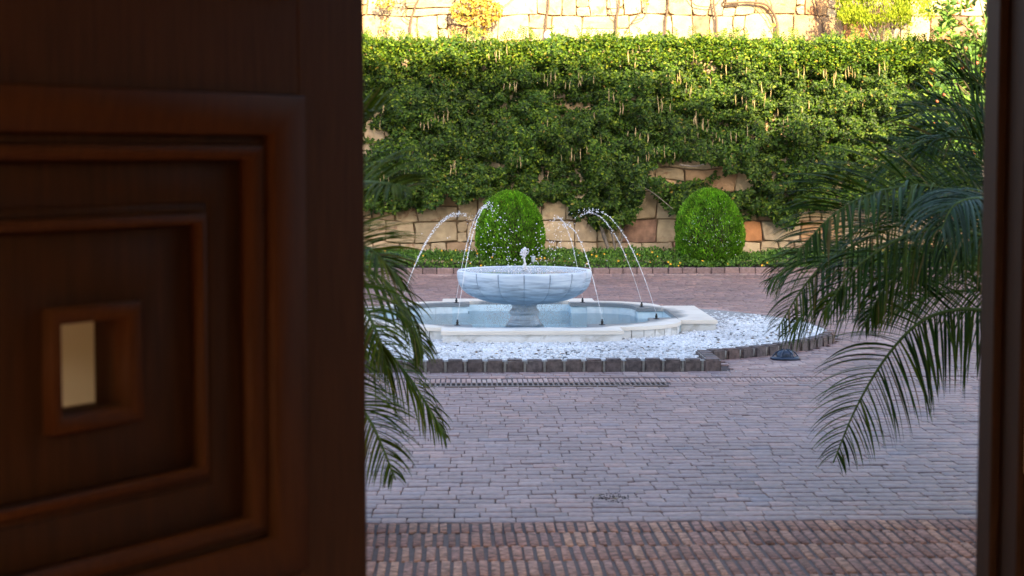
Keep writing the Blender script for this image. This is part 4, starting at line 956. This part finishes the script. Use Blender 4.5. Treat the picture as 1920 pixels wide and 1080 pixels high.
# debris on paving
dl = [(1120, 930), (1155, 936), (1040, 880), (795, 975), (1410, 905), (1690, 760), (1195, 925), (700, 905)]
dlab = ['beside the dark stain on the paving, left bit', 'inside the dark stain on the near paving', 'in the middle of the open paving', 'at the near edge of the open paving', 'on the near paving below the round shrub', 'below the right palm fronds', 'just right of the dark stain on the paving', 'beside the left palm tips']
for i, (a, b) in enumerate(dl):
    d = CM @ Vector(((a-960)/FPX, (540-b)/FPX, -1)); q = Vector((0, 0, EYE))+d*(EYE/-d.z); s = random.uniform(.008, .016)
    V = [(-s, 0, 0), (-s*.2, s*.35, .004), (s, .1*s, .001), (-s*.1, -s*.35, .003), (0, 0, .006)]; F = [(0, 4, 1), (1, 4, 2), (2, 4, 3), (3, 4, 0)]
    link('dry_leaf', np_mesh('dry_leaf', V, F, M['pod']), None, (q.x, q.y, .003), label='tiny pale dry leaf fragment ' + dlab[i], cat='dry leaf', group='dry leaf bits on the paving')

p_ = []; s_ = []
for i in range(110):
    a = 1150+random.gauss(0, 20); b = 934+random.gauss(0, 5); d = CM @ Vector(((a-960)/FPX, (540-b)/FPX, -1)); q = Vector((0, 0, EYE))+d*(EYE/-d.z); p_.append((q.x, q.y, .003)); s_.append(random.uniform(.0012, .004))
V, F = blobs(np.array(p_), np.array(s_)[:, None].repeat(3, 1), .7, .2); link('soil_crumbs', np_mesh('soil_crumbs', V, F, M['soil']), kind='stuff')
p_ = []; s_ = []
for i in range(420):   # pebbles kicked out over the kerb and grit along the paving
    x_ = random.uniform(-1.2, 4.5); y_ = 13.15-abs(random.gauss(0, .9)); p_.append((x_, y_, .004)); s_.append(random.uniform(.0015, .0055))
V, F = blobs(np.array(p_), np.array(s_)[:, None].repeat(3, 1), .7, .2); link('loose_grit', np_mesh('loose_grit', V, F, M['vcol'], np.repeat(rng.uniform(.15, .8, 420), 12)[:, None].repeat(3, 1)), kind='stuff')
p_, d_2 = [], []
for i in range(70):    # small brown leaves fallen in the pebbles
    a = random.uniform(-2.6, -.2); r_ = random.uniform(.82, .96); q = isl(a); x_ = EX+(q[0]-EX)*r_; y_ = EY+(q[1]-EY)*r_
    if abs(x_-CX) < 1.75 and abs(y_-CY) < 1.75: continue
    p_.append((x_, y_, .068)); d_2.append((random.gauss(0, 1), random.gauss(0, 1), .15))
n_ = len(p_); L = rng.uniform(.02, .045, n_); V, F, k = leaves_np(np.array(p_), np.array(d_2), np.tile([[0., 0, 1]], (n_, 1))+rng.normal(0, .3, (n_, 3)), L, L*.5)
link('fallen_leaves', np_mesh('fallen_leaves', V, F, M['leaf'], np.repeat(pal(n_, [(.25, .12, .04), (.35, .2, .08), (.12, .06, .03)], (1, 1, 1)), k, 0)), kind='stuff')

# ================================================================ HOUSE
DX0, DX1, DZ = -.26, P(1838, 540, 4.06).x, 3.0
hs = empty('house', (.5, 3.9, 0), label='cream plastered house whose doorway frames the view', cat='house'); ho = Vector(hs.location)
def hb(name, x0, x1, y0, y1, z0, z1, mat): return box(name, x0-ho.x, x1-ho.x, y0-ho.y, y1-ho.y, z0, z1, mat, hs)
hb('front_wall', -6, DX0-.10, 3.78, 4.08, 0, 3.4, M['plaster']); hb('front_wall', DX1+.10, 14.5, 3.78, 4.08, 0, 3.4, M['plaster'])
hb('lintel', DX0-.10, DX1+.10, 3.78, 4.08, DZ+.10, 3.4, M['plaster'])
hb('side_wall', -2.9, -2.6, -3, 3.78, 0, 3.4, M['plaster']); hb('side_wall', 3.4, 3.7, -3, 3.78, 0, 3.4, M['plaster'])
hb('ceiling', -2.6, 3.4, -3, 3.78, 3.2, 3.4, M['plaster'])
hb('left_wing', -6, -2.9, -9.3, 3.77, 0, 3.4, M['plaster']); hb('right_wing', 3.7, 13, -9.3, 3.77, 0, 6.2, M['plaster'])
hb('added_patio_wall', -2.9, 3.7, -9.3, -9.0, 0, 3.6, M['plaster'])  # unseen patio added behind the room so skylight fills it
tn = math.tan(R(SUN_EL))
def sil(px, py):   # roof silhouette point whose shadow falls where the vine turns dark
    q = P(px, py, 25.05); dY = 25.05-4.0; return (q.x+dY*math.tan(R(SUN_AZ)), q.z+dY/math.cos(R(SUN_AZ))*tn)
S = [sil(*p) for p in ((700, 112), (880, 112), (960, 118), (1130, 122), (1700, 292))]
slope = (S[4][1]-S[3][1])/(S[4][0]-S[3][0]); xr = 14.6; zr = S[4][1]+slope*(xr-S[4][0])
poly = [(-3.2, 3.401), (xr, 3.401), (xr, zr), S[4], S[3], S[2], S[0], (-3.2, S[0][1])]
prism('upper_storey', [(a-ho.x, b) for a, b in poly], -2.0-ho.y, 4.0-ho.y, M['plaster'], hs, axis='y')
box('room_floor', -2.6, 3.4, -9, 4.09, -.0105, .012, M['terra_o'], kind='structure')
df = empty('door_frame', (.46, 3.9, 0), label='dark wooden door frame lining the doorway', cat='door frame')
for s, x_ in ((0, DX0-.10), (1, DX1)):
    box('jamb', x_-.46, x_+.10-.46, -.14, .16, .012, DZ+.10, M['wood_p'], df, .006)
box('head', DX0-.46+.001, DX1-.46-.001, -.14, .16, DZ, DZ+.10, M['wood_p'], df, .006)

def door_leaf(hx, hy, ang, label, sgn, win_dz=0.0):
    """local: u along leaf from hinge (+x), w thickness (y), z up. sgn: side of the mouldings"""
    root = empty('panelled_door', (hx, hy, 0.02), label=label, cat='door', group='panelled wooden door leaves'); root.rotation_euler.z = ang
    W = 1.29+.21; Hd = 2.96; T = .05; cu = .753; ch = .54; pans = [(1.218, .472), (2.37, .472), (.10, .42)]
    def pb(name, u0, u1, w0, w1, z0, z1, bev=.003):
        return box(name, u0, u1, min(w0*sgn, w1*sgn), max(w0*sgn, w1*sgn), z0, z1, M['wood'], root, bev)
    cz = 1.218+win_dz; zlo, zhi = cz-.472, cz+.472
    pb('stile', 0, .2125, -T/2, T/2, 0, Hd); pb('stile', cu+ch, W, -T/2, T/2, 0, Hd)
    pb('rail', .2127, cu+ch, -T/2, T/2, zhi, zhi+.194); pb('rail', .2127, cu+ch, -T/2, T/2, zlo-.194, zlo)
    pb('rail', .2127, cu+ch, -T/2, T/2, Hd-.16, Hd); pb('rail', .2127, cu+ch, -T/2, T/2, 0, .12)
    def ringf(name, o, i, w0, w1, c2, hz=1.0, bw=T/2-.003):
        """mitred square frame, outer half o, inner half i, front heights w0 outer, w1 inner"""
        asp = .472/.54 if o > .2 else 1.0
        zo, zi = (o*asp, i*asp)
        if hz != 1.0: zo, zi = zo*hz, zi*hz
        V = []; 
        for (h, z_, w_) in ((o, zo, -bw), (o, zo, w0-.004), (o-.004, zo-.004, w0), (i+.004, zi+.004, w1), (i, zi, w1-.004), (i, zi, -bw)):
            for a, b in ((-1, -1), (1, -1), (1, 1), (-1, 1)): V.append((cu+a*h, w_*sgn, c2+b*z_))
        F = []
        for r_ in range(6):
            for j in range(4): F.append((r_*4+j, r_*4+(j+1) % 4, ((r_+1) % 6)*4+(j+1) % 4, ((r_+1) % 6)*4+j))
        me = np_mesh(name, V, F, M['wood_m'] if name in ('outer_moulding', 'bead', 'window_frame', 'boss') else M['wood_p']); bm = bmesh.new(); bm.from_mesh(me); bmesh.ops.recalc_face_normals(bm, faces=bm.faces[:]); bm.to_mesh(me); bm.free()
        link(name, me, root)
    for (c2, hh) in ((cz, 1.0), (cz+1.138, 1.0)):
        if c2 + .47 > Hd-.16+.05: hz = (Hd-.16-c2+.0)/.472 if False else 1.0
        if c2 > cz+.1:
            c2 = (zhi+.194+Hd-.16)/2; hz = ((Hd-.16)-(zhi+.194))/2/.472
        else: hz = 1.0
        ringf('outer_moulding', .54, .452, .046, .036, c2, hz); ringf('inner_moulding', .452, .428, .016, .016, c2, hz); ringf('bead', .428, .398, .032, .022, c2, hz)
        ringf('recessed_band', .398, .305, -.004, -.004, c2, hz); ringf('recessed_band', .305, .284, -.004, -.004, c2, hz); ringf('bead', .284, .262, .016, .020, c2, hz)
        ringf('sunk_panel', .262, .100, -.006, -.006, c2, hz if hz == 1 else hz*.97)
        if c2 == cz: ringf('window_frame', .108, .079, .020, .014, c2-.012, 1.0, .075)
        else: ringf('boss', .108, .001, .020, .02, c2, hz)
    if zlo-.194 > .14: 
        pb('lower_panel', .2127, cu+ch, -T/2+.012, T/2-.012, .12, zlo-.194)
    return root
# left leaf opened inwards by about 125 degrees, right leaf opened by about 82
hl = P(668, 540, 3.80); hr = P(1838, 540, 3.80)
al = math.atan2(-math.cos(R(33-0)), -math.sin(R(33)))   # camera frame: (-sin33,-cos33)
al = math.atan2(-.839, -.545) - R(YAW)
door_leaf(hl.x, hl.y, al, 'dark brown wooden door leaf with nested square panels and a small square opening, on the left', 1)
ar = math.atan2(-.80, .60) - R(YAW)
door_leaf(DX1+.04, 3.70, ar, 'matching dark wooden door leaf folded back into the room on the right', -1)
for x_, y0, y1 in ((DX1-.012, .04, .10), (DX1-.022, -.02, .04)):
    box('door_stop', x_-.46, DX1-.46-.001, y0, y1, .012, DZ, M['wood_p'], df, .003)
box('hinge_plate', DX1-.46+.012, DX1-.46+.05, -.158, -.1405, .92, 1.17, M['brass'], df, .004)
tube('hinge_pin', [(DX1-.46+.022, -.165, .90), (DX1-.46+.022, -.165, 1.19)], .009, M['brass'], df, 12)
